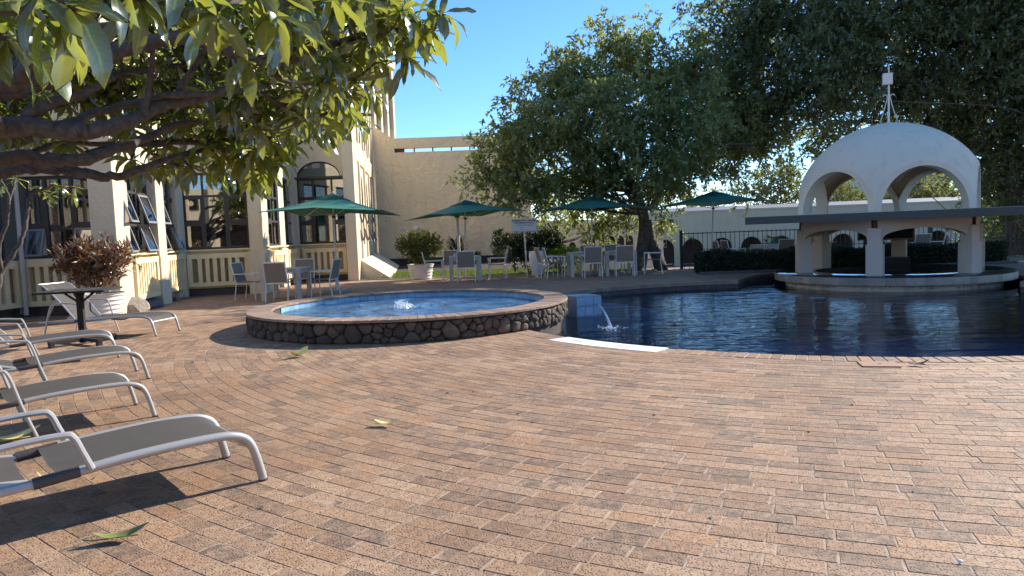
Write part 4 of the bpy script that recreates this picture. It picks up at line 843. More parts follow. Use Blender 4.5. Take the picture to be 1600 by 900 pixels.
def parasol(base, top, ang, half, edge, label, tilt=0, drop=(0, 0, 0, 0)):
    # base on the ground, canopy centre at top; ang: direction of a corner; half: centre to corner
    o = thing('parasol', label, 'parasol', (*base, 0), 0, 'green parasols over the terrace'); b = V((*base, 0)); t = V(top)-b
    bm = BM(); n = 10; H = t.z; rows = []; zc = []
    def can(u, v):     # u along one diagonal, v along the other, |u|+|v|<=1
        m_ = abs(u)+abs(v); a = math.radians(ang); x = u*math.cos(a)-v*math.sin(a); y = u*math.sin(a)+v*math.cos(a)
        ridge = 1-min(abs(u), abs(v))/(m_*.5+1e-6) if m_ else 1
        z = lerp(H, edge, m_)-.05*math.sin(PI*m_)*.7+(.085*m_*m_)*(1-ridge)
        tz = (drop[0]*max(u, 0)+drop[1]*max(v, 0)+drop[2]*max(-u, 0)+drop[3]*max(-v, 0))
        f = 1-.07*(1-ridge)*m_
        return V((t.x+x*half*f, t.y+y*half*f, z+tz))
    for q in range(4):
        d0 = ((1, 0), (0, 1), (-1, 0), (0, -1))[q]; d1 = ((0, 1), (-1, 0), (0, -1), (1, 0))[q]; g = {}
        for i in range(n+1):
            for j in range(n+1-i): g[i, j] = bm.verts.new(can(d0[0]*i/n+d1[0]*j/n, d0[1]*i/n+d1[1]*j/n))
        for i in range(n):
            for j in range(n-i):
                bm.faces.new((g[i, j], g[i+1, j], g[i, j+1]))
                if i+j < n-1: bm.faces.new((g[i+1, j], g[i+1, j+1], g[i, j+1]))
    bmesh.ops.remove_doubles(bm, verts=bm.verts, dist=1e-4); bmesh.ops.recalc_face_normals(bm, faces=bm.faces); bmesh.ops.solidify(bm, geom=bm.faces[:], thickness=.008)
    cp = obj('canopy', bm, MT['green'], o, True, True)
    bm = BM(); c4 = [can(*[k*.2 for k in d])+V((0, 0, .045)) for d in ((1, 0), (0, 1), (-1, 0), (0, -1))]; lo = [can(*[k*.27 for k in d])+V((0, 0, .012)) for d in ((1, 0), (0, 1), (-1, 0), (0, -1))]
    ap_ = bm.verts.new(t+V((0, 0, .035))); l_ = [bm.verts.new(v) for v in lo]
    for i in range(4): bm.faces.new((ap_, l_[i], l_[(i+1) % 4]))
    bmesh.ops.solidify(bm, geom=bm.faces[:], thickness=.006); obj('vent_cap', bm, MT['green'], cp, False, True)
    bm = BM(); bmesh.ops.create_uvsphere(bm, u_segments=10, v_segments=6, radius=.035, matrix=Matrix.Translation(t+V((0, 0, .05)))); obj('finial', bm, MT['wood'], o, True, True)
    bm = BM(); tube(bm, [(0, 0, .03), t-V((0, 0, .02))], .024, 10); obj('pole', bm, MT['wood'], o, True, True)
    hub = V((t.x*.82, t.y*.82, lerp(edge, H, .25)-.22)); bm = BM(); lathe(bm, [(.024, -.03), (.05, -.02), (.05, .02), (.024, .03)], hub, 12); obj('hub', bm, MT['black'], o, True, True)
    for d in ((1, 0), (0, 1), (-1, 0), (0, -1)):
        bm = BM(); tube(bm, [can(*[k*f for k in d])-V((0, 0, .02)) for f in (.04, .4, .7, .98)], .011, 5); rb = obj('rib', bm, MT['wood'], o, True, True)
        bm = BM(); tube(bm, [hub, can(*[k*.5 for k in d])-V((0, 0, .03))], .009, 5); obj('strut', bm, MT['wood'], rb, True, True)
    bm = BM(); box(bm, (0, 0, .04), (.55, .55, .08), math.radians(ang+40), .012); bs_ = obj('base_slab', bm, MT['conc'], o, False, True)
    bm = BM(); tube(bm, [(0, 0, .08), (0, 0, .32)], .035, 10); obj('sleeve', bm, MT['wood'], bs_, True, True); return o
# set 1 beside the spa
table((-5.52, 17.72), math.radians(-1), 'slatted dining table behind the round spa, set with four chairs')
for p, f, l in (((-5.47, 17.08), 88, 'chair with its back to the camera at the table behind the spa'), ((-6.42, 17.78), -8, 'dark mesh chair against the slotted panel, left of the table behind the spa'),
                ((-4.62, 17.82), 172, 'chair beside the parasol pole facing the table behind the spa'), ((-5.45, 18.75), 270, 'chair on the far side of the table behind the spa')): chair(p, f, l)
def topz(px, py, Y): return at(px, py, Y)
t1 = topz(520, 304, 19.2); parasol((-4.64, 19.13), t1, 38, 2.0, 2.09, 'lit green parasol in front of the arched hotel window', drop=(-.08, 0, .06, 0))
# set 2
table((-1.42, 22.3), math.radians(6), 'dining table in front of the rough wall with a cup on it')
for p, f, l in (((-1.35, 21.62), 93, 'chair with its back to the camera in front of the rough wall'), ((-2.35, 22.1), 8, 'chair next to the round potted bush'), ((-.45, 22.6), 176, 'low sled chair facing the table under the second parasol'), ((-1.9, 23.2), 275, 'chair half hidden behind the table near the rough wall')): chair(p, f, l)
parasol((-1.5, 23.1), topz(727, 314, 22.7), -101, 2.0, 2.02, 'green parasol with a crease toward the camera in front of the rough wall', drop=(.0, .05, 0, -.1))
pe = thing('folded_parasol_pole', 'thin white pole with a dark bracket standing beside the parasol pole', 'pole', (-1.66, 23.6, 0)); bm = BM(); tube(bm, [(-1.66, 23.6, 0), (-1.7, 23.6, 1.98)], .045, 8); obj('pole', bm, MT['wood'], pe, True)
bm = BM(); box(bm, (-1.7, 23.6, 2.0), (.16, .1, .07), 0, .01); obj('bracket', bm, MT['black'], pe)
q = gnd(708, 412, .75); cu = thing('cup', 'small white cup standing on the table by the rough wall', 'cup', (-1.72, 22.25, .751)); bm = BM(); lathe(bm, [(0, 0), (.03, 0), (.042, .085), (.037, .085), (.027, .01), (0, .01)], (0, 0, 0), 14); obj('body', bm, MT['lamp'], cu, True, True)
bm = BM(); tube(bm, [(.04, 0, .07), (.065, 0, .055), (.06, 0, .03), (.034, 0, .02)], .006, 5); obj('handle', bm, MT['lamp'], cu, True, True)
# set 3: two tables side by side
table((2.25, 22.35), math.radians(3), 'dining table under the third parasol, nearer the white vase'); table((3.3, 22.25), math.radians(3), 'dining table under the third parasol, nearer the leaning tree')
for p, f, l in (((2.42, 21.65), 92, 'chair with its back to the camera under the third parasol, nearer the vase'), ((3.38, 21.6), 86, 'chair with its back to the camera in front of the leaning tree'), ((1.35, 22.1), 5, 'chair turned sideways beside the bright clipped hedge'), ((1.15, 22.7), 12, 'outermost chair close behind another near the tall white vase'),
                ((4.35, 22.25), 168, 'chair facing sideways at the foot of the leaning tree'), ((2.5, 23.15), 268, 'chair across the table from the vase side under the third parasol'), ((3.3, 23.05), 272, 'chair across the table in front of the tree trunk')): chair(p, f, l)
parasol((2.5, 22.7), topz(925, 308, 22.7), -98, 2.02, 2.03, 'green parasol in front of the leaning tree trunk', drop=(0, -.02, 0, 0))
# set 4 behind the hedge
table((8.35, 23.2), math.radians(10), 'pale dining table behind the clipped hedge')
for p, f, l in (((6.9, 23.3), 8, 'chair behind the hedge nearest the fourth parasol pole'), ((7.25, 23.45), 8, 'second chair behind the hedge, close beside another'), ((8.42, 22.5), 97, 'chair with its back to the camera behind the hedge'), ((9.3, 23.1), 175, 'chair facing sideways behind the hedge next to the pool bar'),
                ((12.9, 23.0), 95, 'grey chair seen between the pillars of the pool bar'), ((13.55, 23.2), 150, 'chair seen through the pool bar beside the right pillar')): chair(p, f, l)
parasol((6.45, 23.3), topz(1115, 300, 23.2), -104, 2.02, 2.08, 'green parasol over the clipped hedge by the iron fence', drop=(0, .03, 0, -.05))
# ================================================================ pots, sign, people, small things
def pot(name, label, loc, prof, mat, ribs=0):
    o = thing(name, label, 'pot', loc); bm = BM(); lathe(bm, prof, (0, 0, 0), 40); obj('body', bm, MT[mat], o, True, True)
    r, z = max(prof, key=lambda p: p[1]); bm = BM(); lathe(bm, [(0, z-.06), (r-.05, z-.06)], (0, 0, 0), 24); obj('soil', bm, MT['soil'], o, False, True); return o
def ribbed(r0, r1, h, n): return [(0, 0), (r0, 0)]+[p for k in range(n) for p in ((lerp(r0, r1, k/n), h*k/n+.012), (lerp(r0, r1, (k+.5)/n)+.016, h*(k+.5)/n), (lerp(r0, r1, (k+1)/n), h*(k+1)/n-.012))]+[(r1+.03, h), (r1-.03, h), (r1-.06, h-.12)]
pot('flower_pot', 'large white ribbed pot with a copper leaved shrub by the hotel panels', (-8.15, 14.2, 0), ribbed(.37, .50, .52, 6), 'pot')
pot('flower_pot', 'wide white ribbed tub holding the round clipped bush', (-2.97, 23.75, 0), ribbed(.33, .42, .50, 5), 'pot')
pot('flower_pot', 'tall smooth white vase beside the pool sign', (.86, 23.55, 0), [(0, 0), (.16, 0), (.18, .02), (.24, .35), (.275, .62), (.27, .74), (.245, .79), (.21, .79), (.2, .7)], 'strip')
sg = thing('pool_sign', 'white notice board on a thin post reading SWIMMING POOL RESERVED', 'sign', (.5, 23.35, 0))
bm = BM(); tube(bm, [(.51, 23.37, -.02), (.46, 23.37, 1.45)], .022, 8); obj('post', bm, MT['white'], sg, True)
SB = Fac((.05, 23.33), (.86, 23.33)); SB.obj('board', MT['board'], sg, (0, SB.L, 1.47, 1.85, -.012, .012)); SB.obj('board_rail', MT['red'], sg, (.02, SB.L-.02, 1.44, 1.47, -.012, .016))
def text(s, size, z, x=.405, parent=sg):
    c = bpy.data.curves.new('lettering', 'FONT'); c.body = s; c.size = size; c.align_x = 'CENTER'; c.extrude = .001; c.offset = .0015; c.materials.append(MT['ink']); tmp = bpy.data.objects.new('tmp', c); COL.objects.link(tmp); me = bpy.data.meshes.new_from_object(tmp.evaluated_get(bpy.context.evaluated_depsgraph_get())); bpy.data.objects.remove(tmp); o = tag(link('lettering', me, None, parent), kind='stuff')
    o.location = V((.05+x, 23.315, z))-V(parent.location); o.rotation_euler = (PI/2, 0, 0); return o
text('SWIMMING POOL RESERVED', .058, 1.77); text('FOR RESIDENTS ONLY', .058, 1.70)
SB.obj('small_print', MT['ink'], sg, *[(a, b, z, z+.007, .012, .0135) for z, sp in ((1.652, ((.19, .28), (.3, .36), (.38, .50), (.52, .62))), (1.628, ((.13, .2), (.22, .36), (.38, .46), (.48, .68))), (1.572, ((.27, .33), (.34, .40))), (1.508, ((.26, .38), (.4, .46), (.47, .58)))) for a, b in sp])
# diners behind the window
def person(label, loc, face, top, arm):
    o = thing('person', label, 'person', loc, math.radians(face))
    def skin(name, pts, edges, rad, mat):
        me = bpy.data.meshes.new(name); me.from_pydata(pts, edges, []); ob = link(name, me, mat, o); md = ob.modifiers.new('s', 'SKIN'); ob.modifiers.new('d', 'SUBSURF').levels = 1; ob.modifiers['d'].render_levels = 1
        for v, r in zip(me.skin_vertices[0].data, rad): v.radius = (r, r*.85)
        me.skin_vertices[0].data[0].use_root = True; return ob
    # seated: y is forward
    skin('body', [(0, 0, .5), (0, .0, .75), (0, .0, .98), (0, .03, 1.12), (0, .05, 1.24), (-.19, 0, .98), (-.24, .1, .74), (-.15, .33, .78), (.19, 0, .98), (.25, .12, .74), (.13, .30, .86), (-.1, .35, .5), (.1, .35, .5), (-.1, .4, .1), (.1, .4, .1)],
         [(0, 1), (1, 2), (2, 3), (3, 4), (2, 5), (5, 6), (6, 7), (2, 8), (8, 9), (9, 10), (0, 11), (0, 12), (11, 13), (12, 14)], [.15, .15, .13, .055, .095, .075, .055, .035, .075, .055, .035, .085, .085, .055, .055], MT['skin'])
    skin('shirt', [(0, 0, .5), (0, 0, .75), (0, 0, .99), (-.20, 0, .98), (-.24, .08, .78), (.20, 0, .98), (.25, .09, .78)], [(0, 1), (1, 2), (2, 3), (3, 4), (2, 5), (5, 6)], [.17, .17, .14, .092, .075, .092, .075], top)
    bm = BM(); bmesh.ops.create_uvsphere(bm, u_segments=14, v_segments=10, radius=.112, matrix=Matrix.Translation((0, .02, 1.29)) @ Matrix.Diagonal((.92, 1, .85, 1))); obj('hair', bm, arm, o, True, True)
    bm = BM(); bmesh.ops.create_uvsphere(bm, u_segments=8, v_segments=6, radius=.018, matrix=Matrix.Translation((0, .145, 1.23))); obj('nose', bm, MT['skin'], o, True, True); return o
person('seated diner in a white shirt behind the dining room window', (-8.45, 20.5, .35), -20, MT['shirt'], MT['lamp'])
person('seated diner in a pink top behind the dining room window', (-7.85, 20.75, .35), 150, MT['pink'], MT['navy'])
# things lying on the paving
def fallen(label, p, L, Wd, yaw, mat, curl=.04, name='fallen_leaf', twist=.5):
    o = thing(name, label, 'leaf', (p.x, p.y, .004), yaw, 'leaves lying on the paving'); bm = BM(); n = 9; rows = []
    for i in range(n+1):
        t = i/n; w_ = Wd*math.sin(PI*min(1, t*.97+.015))**.8*.5; z = curl*(1-math.cos(2.2*(t-.45)))*3; tw = twist*(t-.4)
        rows.append([bm.verts.new((L*(t-.5), s*w_*math.cos(tw), max(.002, z+.012+abs(s)*w_*.35+s*w_*math.sin(tw)))) for s in (-1, -.5, 0, .5, 1)])
    for i in range(n):
        for j in range(4): bm.faces.new((rows[i][j], rows[i+1][j], rows[i+1][j+1], rows[i][j+1]))
    obj('blade', bm, MT[mat], o, True, True)
    bm = BM(); tube(bm, [(-L*.68, .01, .02), (-L*.5, 0, .014), (L*.3, 0, .016)], .0035, 5); obj('stalk', bm, MT[mat], o, True, True); return o
fallen('green curled leaf lying nearest the camera on the pavers', gnd(190, 845), .25, .075, .25, 'fgreen', .03)
fallen('yellow green leaf with a dark tip lying alone on the open paving', gnd(605, 666), .20, .07, -.25, 'fallen', .025)
fallen('pale yellow leaf lying just in front of the spa shadow', gnd(468, 558), .26, .14, .9, 'fallen', .05, twist=1.2)
fallen('crumpled yellow leaf lying under the nearest lounger', gnd(78, 757), .13, .10, .4, 'fallen', .06, twist=1.6)
fallen('large yellow leaf under the armrest of the nearest lounger', gnd(22, 690), .34, .13, .6, 'fallen', .04)
fallen('small dark dry leaf on the pavers by the pool edge', gnd(1438, 572), .15, .07, -.6, 'dry', .03)
q = gnd(1373, 570); dc = thing('drain_cover', 'terracotta rectangular drain cover set in the paving near the pool', 'drain cover', (q.x, q.y, 0), math.radians(-14))
bm = BM(); box(bm, (0, 0, -.004), (.34, .26, .03), 0, .003); obj('plate', bm, MT['terra'], dc, False, True); bm = BM(); lathe(bm, [(0, .0125), (.016, .0125), (.016, .0)], (.01, 0, 0), 10); obj('lifting_hole', bm, MT['dark'], dc, False, True)
q = gnd(1500, 880); pb = bpy.data.objects
bm = BM(); bmesh.ops.create_icosphere(bm, subdivisions=2, radius=.011, matrix=Matrix.Translation((q.x, q.y, .008)) @ Matrix.Diagonal((1, .7, .7, 1))); tag(obj('pebble', bm, MT['strip'], smooth=True), 'tiny white pebble lying on the near paving', 'pebble')
bm = BM(); rs = random.Random(31)      # dry bits blown over the paving
for k in range(150):
    x, y = rs.uniform(-6.5, 4.5), rs.uniform(2.6, 11)
    if in_spa(x, y, SPR+.15) or math.hypot(x-PCX, y-PCY) < PR+.1: continue
    a = rs.random()*6.3; l = rs.uniform(.006, .022); c_, s_ = math.cos(a)*l, math.sin(a)*l; q = [(x+c_, y+s_, .004), (x-s_*.35, y+c_*.35, .004+l*.4), (x-c_, y-s_, .004), (x+s_*.35, y-c_*.35, .003)]
    bm.faces.new([bm.verts.new(p) for p in q])
tag(obj('leaf_litter', bm, MT['dry']), kind='stuff')
# ================================================================ vegetation
def quads(name, C, D, Wv, L, Wd, mat, parent=None, fold=.25):
    # N leaves: base point C, unit direction D, unit side Wv; one folded kite each
    Nn = np.cross(D, Wv); L = L[:, None]; Wd = Wd[:, None]; n = len(C); v = np.zeros((n, 4, 3))
    v[:, 0] = C; v[:, 1] = C+D*L*.45+Wv*Wd*.5+Nn*Wd*fold*.5; v[:, 2] = C+D*L; v[:, 3] = C+D*L*.45-Wv*Wd*.5+Nn*Wd*fold*.5
    return npmesh(name, v.reshape(-1, 3), np.arange(n*4).reshape(-1, 4), mat, parent)
def unit(a): return a/np.maximum(np.linalg.norm(a, axis=1, keepdims=True), 1e-9)
def foliage(lumps, per_m3, twig, nleaf, L, Wd, rng, up=.3, droop=.2, shell=.5, clump=0):
    # leafy twigs through a set of (centre, radius) lumps, denser toward their outsides
    Cs, Ds, Ss = [], [], []
    for c, r in lumps:
        r = np.array(r if hasattr(r, '__len__') else (r, r, r*.85)); n = max(3, int(per_m3*4.19*r.prod()))
        d = unit(rng.normal(size=(n, 3))); rad = rng.random(n)**shell; P = np.array(c)+d*r*rad[:, None]*(.8+.35*rng.random((n, 1)))
        if clump and n > 12: ns = max(4, n//9); P = P[rng.integers(0, ns, n)]+rng.normal(size=(n, 3))*clump*min(r)
        o = unit(d*.8+rng.normal(size=(n, 3))*.6+np.array([0, 0, up]))
        t = np.tile(np.linspace(.1, 1, nleaf), (n, 1)); B = P[:, None]+o[:, None]*twig*t[..., None]+np.array([0, 0, -droop*twig])*(t[..., None]**2)
        s = rng.normal(size=(n, nleaf, 3)); dd = o[:, None]*.7+s*.75+np.array([0, 0, -droop]); Cs.append(B.reshape(-1, 3)); Ds.append(dd.reshape(-1, 3))
    C = np.concatenate(Cs); D = unit(np.concatenate(Ds)); n = len(C); R = rng.normal(size=(n, 3)); R[:, 2] *= .55; Wv = unit(np.cross(D, np.cross(R, D)+1e-6)+0*D); Wv = unit(np.cross(D, unit(rng.normal(size=(n, 3))*.7+np.array([0, 0, 1.]))))
    return C, D, Wv, L*rng.uniform(.65, 1.25, n), Wd*rng.uniform(.7, 1.2, n)
def limbs(bm, root_pts, r0, r1, seg=8): pts = smoothline(root_pts, 5); n = len(pts); tube(bm, pts, [lerp(r0, r1, (i/(n-1))**.8) for i in range(n)], seg)
def crookline(a, b, rng, k=4, amt=.12, sag=0.):
    a, b = V(a), V(b); L = (b-a).length; return [a.lerp(b, i/k)+(V(rng.normal(size=3))*amt*L*.5 if 0 < i < k else V((0, 0, 0)))+V((0, 0, sag*L*math.sin(PI*i/k))) for i in range(k+1)]
rg = np.random.default_rng(21)
# ---- leaning tree in the middle
tr = thing('shade_tree', 'broad leafy tree with two leaning trunks behind the parasols', 'tree', (4.4, 24.6, 0))
ML = [(990, 85, 25.2, 1.15), (915, 125, 25, 1.25), (945, 70, 25.2, .65), (870, 105, 25, .75), (838, 165, 24.6, 1.15), (800, 222, 24.2, 1.0), (778, 268, 24.2, .75), (765, 245, 24.2, .6), (815, 285, 23.8, .95), (800, 318, 23.6, .5), (880, 220, 23.6, 1.35), (955, 180, 23.2, 1.5), (1040, 130, 25, 1.35), (1085, 100, 25.6, .95), (1075, 195, 24, 1.5),
      (1000, 255, 23.4, 1.4), (920, 285, 24, 1.15), (1060, 265, 25, 1.1), (1115, 235, 25.6, .9), (865, 300, 24.2, .75), (950, 355, 25.4, .65), (985, 330, 25.6, .6), (1035, 345, 25.8, .55), (1150, 225, 26.2, .8), (1195, 218, 26.4, .85), (1165, 170, 26.6, 1.0), (1170, 200, 26.4, .9), (1125, 165, 26, 1.0), (1110, 130, 26, .9), (1150, 205, 26.2, .8), (1140, 270, 25.8, .6), (1175, 305, 25.5, .4), (905, 335, 25.2, .5), (1030, 305, 25.5, .6), (1215, 285, 25.6, .35), (925, 385, 25.6, .4), (1180, 235, 26, .5)]
lum = [(at(x, y, Y), (r, r*1.15, r*.85)) for x, y, Y, r in ML]
def fringe(lum, n, f, rng):   # small loose sprays round the main masses
    out = []
    for c, r in lum:
        if max(r) < .7: continue
        for _ in range(n): d = V(rng.normal(size=3)).normalized(); s = rng.uniform(.2, .42); out.append((V(c)+V((d.x*r[0], d.y*r[1], d.z*r[2]))*rng.uniform(1.0, f), (s*1.3, s*1.3, s*.8)))
    return out
C, D, Wv, L, Wd = foliage(lum+fringe(lum, 7, 1.28, rg), 36, .5, 13, .175, .08, rg, .25, .25, .42, .17)
tag(quads('crown', C, D, Wv, L, Wd, MT['tree'], tr))
bm = BM(); ba = gnd(996, 424); bb = gnd(1034, 422); top = at(985, 285, 24.2)
limbs(bm, [ba-V((0, 0, .1)), at(1003, 393, 24.4), at(1006, 340, 24.3), at(990, 295, 24.2), at(960, 240, 24)], .26, .12, 10)
limbs(bm, [bb-V((0, 0, .1)), at(1026, 398, 24.5), at(1014, 374, 24.6), at(1010, 345, 24.5)], .24, .17, 10); obj('trunk', bm, MT['bark2'], tr, True)
for k, (c, r) in enumerate(lum):
    bm = BM(); a = at(990, 300, 24.2) if k % 2 else at(1006, 335, 24.35)
    if k > 19: a = V(lum[rg.integers(8, 15)][0])
    limbs(bm, crookline(a, c, rg, 4, .12, .05), .055, .012, 6)
    for q in range(5):
        e = V(c)+V(rg.normal(size=3)).normalized()*max(r)*.9; limbs(bm, crookline(V(c), e, rg, 3, .2), .02, .004, 4)
    obj('branch', bm, MT['bark2'], tr, True)
# ---- large tree behind the pool bar
bt_ = thing('large_tree', 'very large dark tree spreading behind and over the domed pool bar', 'tree', (19, 27, -1.5))
BL = [(1128, 20, 26, 1.1), (1150, 85, 26, 1.05), (1185, 40, 26, 1.4), (1130, 150, 27, .9), (1175, 140, 26.5, 1.2), (1235, 85, 25.5, 1.5), (1225, 175, 26.5, 1.1), (1290, 45, 25.5, 1.5), (1290, 150, 26, 1.4), (1345, 95, 26, 1.5), (1400, 30, 26, 1.6), (1385, 150, 27, 1.4), (1450, 110, 26.5, 1.6), (1440, 210, 28, 1.3), (1510, 50, 26, 1.8), (1510, 170, 27, 1.6), (1570, 110, 26, 1.7),
      (1575, 220, 27, 1.6), (1540, 285, 28, 1.3), (1600, 300, 27, 1.5), (1640, 180, 26, 1.9), (1660, 50, 25.5, 2.0), (1700, 260, 26, 1.8), (1310, 215, 28, .9), (1275, 240, 28, .55), (1370, 220, 29, 1.1), (1180, 200, 27, .8), (1200, 0, 26, 1.3), (1330, 0, 26, 1.5), (1470, 0, 26, 1.6), (1600, 0, 25.5, 1.8),
      (1720, -20, 24.5, 2.0), (1760, 120, 24, 2.0), (1740, -120, 24.5, 1.8), (1640, -90, 24.5, 1.7), (1540, -70, 25, 1.6), (1420, -60, 25.5, 1.5), (1300, -60, 25.5, 1.3), (1840, 40, 23.5, 2.0), (1830, 200, 23.5, 2.0), (1900, -60, 23, 1.9), (1160, 225, 27.5, .5), (1600, 370, 27.5, 1.1), (1560, 350, 28.5, .8), (1255, 205, 28, .5), (1950, 120, 22.6, 1.9)]
lum2 = [(at(x, y, Y), (r, r*1.2, r*.85)) for x, y, Y, r in BL]
C, D, Wv, L, Wd = foliage(lum2+fringe(lum2, 5, 1.25, rg), 27, .6, 13, .19, .085, rg, .1, .35, .45, .2)
quads('crown', C, D, Wv, L, Wd, MT['big'], bt_)
bm = BM(); F0 = V((18.6, 27, 4.0)); limbs(bm, [(19.0, 27, -1.6), (18.9, 27, 1.6), (18.6, 27, 4.0)], .45, .36, 12); obj('trunk', bm, MT['bark2'], bt_, True)
for k, (c, r) in enumerate(lum2):
    bm = BM(); limbs(bm, crookline(F0+V((0, 2, 0)) if k % 3 else V(lum2[(k*7) % 30][0]), V(c)+V((0, .8, 0)), rg, 5, .1, .06), .06 if k % 3 else .03, .012, 6)
    for q in range(5): limbs(bm, crookline(V(c), V(c)+V(rg.normal(size=3)).normalized()*max(r)*.95, rg, 3, .2), .026, .004, 4)
    obj('branch', bm, MT['bark2'], bt_, True)
# ---- trees of the lower court and beyond
def far_tree(name, label, pts, base, mat, per=8, L=.2, trunk=.2, twig=.5):
    o = thing(name, label, 'tree', base, 0, 'trees beyond the terrace'); lm = [(at(x, y, Y), (r, r, r*.85)) for x, y, Y, r in pts]
    C, D, Wv, Ls, Ws = foliage(lm, per, twig, 10, L, L*.45, rg, .3, .15, .45); quads('crown', C, D, Wv, Ls, Ws, MT[mat], o)
    bm = BM(); b = V(base); h = V(lm[0][0]); limbs(bm, [b, b.lerp(h, .35)+V((.1, 0, 0)), b.lerp(h, .7)], trunk, trunk*.6, 8)
    for c, r in lm: limbs(bm, crookline(b.lerp(h, .6), c, rg, 3, .12), trunk*.45, .02, 5)
    obj('trunk', bm, MT['bark2'], o, True); return o
far_tree('court_tree', 'yellowish sparse tree beyond the arcade left of the dome', [(1215, 290, 66, 2.6), (1180, 300, 66, 2.0), (1245, 300, 66, 2.0), (1150, 312, 66, 1.5), (1230, 262, 67, 1.2)], (24, 66, -1.5), 'olive', 5, .3)
far_tree('court_tree', 'olive green tree beyond the arcade seen through the dome arches', [(1300, 300, 68, 2.4), (1335, 318, 68, 2.0), (1420, 312, 70, 2.6), (1470, 300, 70, 3), (1510, 312, 70, 2.4), (1380, 315, 69, 2.2)], (34, 69, -1.5), 'olive', 4, .3)
far_tree('court_tree', 'dark tree behind the right pillar of the pool bar', [(1560, 380, 30, 1.2), (1600, 400, 30, 1.2), (1590, 355, 30, 1.2), (1550, 405, 29.5, .7), (1640, 380, 30, 1.4), (1545, 355, 31, .7)], (21, 30, -1.5), 'big', 22, .16)
far_tree('court_tree', 'dark tree between the rough wall and the court house', [(870, 335, 39, 1.5), (850, 360, 38, 1.2), (900, 310, 40, 1.6), (845, 310, 38.5, 1.2), (870, 270, 39, 1.6), (930, 350, 41, .9)], (2.8, 39, -1.5), 'tree', 9, .19)
far_tree('court_tree', 'dark bushy tree rising over the arcade roof behind the fourth parasol', [(1060, 318, 64, 1.6), (1095, 314, 64, 1.6)], (17, 64, -1.5), 'tree', 6, .3)
# ---- clipped hedge and shrubs
def shrub(name, label, lumps, mat, loc, per, L, Wd, twig=.15, nl=8, stems=6, up=.4, cat='shrub', hw=.5, fold=.25, zb=0, group=None):
    o = thing(name, label, cat, loc, 0, group); lm = [(V(c), r) for c, r in lumps]
    C, D, Wv, Ls, Ws = foliage(lm, per, twig, nl, L, Wd, rg, up, .05, hw); quads('foliage', C, D, Wv, Ls, Ws, MT[mat], o, fold)
    bm = BM(); b = V(loc)+V((0, 0, zb))
    for k in range(stems):
        c, r = lm[k % len(lm)]; limbs(bm, crookline(b+V((rg.normal()*.05, rg.normal()*.05, 0)), V(c)+V(rg.normal(size=3))*.15*(max(r) if hasattr(r, '__len__') else r), rg, 3, .1), .022, .006, 5)
    obj('stem', bm, MT['bark2'], o, True); return o
hd = thing('hedge', 'low dark clipped hedge behind the pool bar and under the fence', 'hedge', (9.5, 21.6, 0)); n = 30000
X = RNG.uniform(5.65, 14.6, n); face = RNG.random(n); YY = np.where(face < .45, 21.25+RNG.normal(0, .03, n), RNG.uniform(21.25, 22.1, n)); ZZ = np.where(face < .45, RNG.uniform(.02, .56, n), .56+RNG.normal(0, .025, n)); k = face > .92; X = np.where(k, 5.65+RNG.normal(0, .03, n), X); ZZ = np.where(k, RNG.uniform(.02, .56, n), ZZ)
ZZ = ZZ+.04*np.sin(X*2.3)+.03*np.sin(X*5.1+1)*(face >= .45); d = unit(RNG.normal(size=(n, 3))+np.array([0, -.5, .6])); sd = unit(np.cross(d, RNG.normal(size=(n, 3))))
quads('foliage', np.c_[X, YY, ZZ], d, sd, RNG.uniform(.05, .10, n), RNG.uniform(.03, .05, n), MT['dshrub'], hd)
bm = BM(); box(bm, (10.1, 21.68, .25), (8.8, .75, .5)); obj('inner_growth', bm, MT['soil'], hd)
bm = BM(); box(bm, (10.1, 21.05, .03), (9.2, .18, .09), 0, .015); obj('kerb', bm, MT['rock'], hd)
shrub('copper_shrub', 'copper and dark red croton shrub growing in the white ribbed pot', [((-8.15, 14.2, 1.12), (.62, .55, .40)), ((-8.45, 14.15, 1.15), (.38, .4, .28)), ((-7.85, 14.15, 1.15), (.38, .4, .28)), ((-8.15, 14.1, .85), (.35, .35, .22))], 'croton', (-8.15, 14.2, .46), 330, .155, .042, .16, 9, 8, .8, 'shrub', .4, .3)
shrub('round_bush', 'round clipped green bush growing in the wide white tub', [((-2.97, 23.75, 1.12), (.68, .62, .46)), ((-3.25, 23.7, 1.1), (.45, .4, .38)), ((-2.68, 23.75, 1.12), (.45, .4, .38)), ((-2.97, 23.7, .75), (.38, .36, .24))], 'bush', (-2.97, 23.75, .44), 560, .075, .045, .10, 9, 7, .5, 'shrub', .38)
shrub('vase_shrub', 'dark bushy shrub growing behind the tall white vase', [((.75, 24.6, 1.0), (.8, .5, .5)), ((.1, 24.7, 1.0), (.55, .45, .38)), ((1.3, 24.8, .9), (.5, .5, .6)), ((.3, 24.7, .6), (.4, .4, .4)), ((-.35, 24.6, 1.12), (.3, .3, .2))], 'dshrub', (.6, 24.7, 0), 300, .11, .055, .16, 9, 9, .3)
shrub('lime_hedge', 'bright lime green clipped bush behind the sideways chairs', [((1.75, 24.3, .72), (.6, .35, .18)), ((1.35, 24.3, .66), (.3, .3, .18)), ((2.15, 24.3, .66), (.32, .3, .18))], 'lime', (1.75, 24.3, 0), 900, .06, .04, .08, 9, 5, .8)
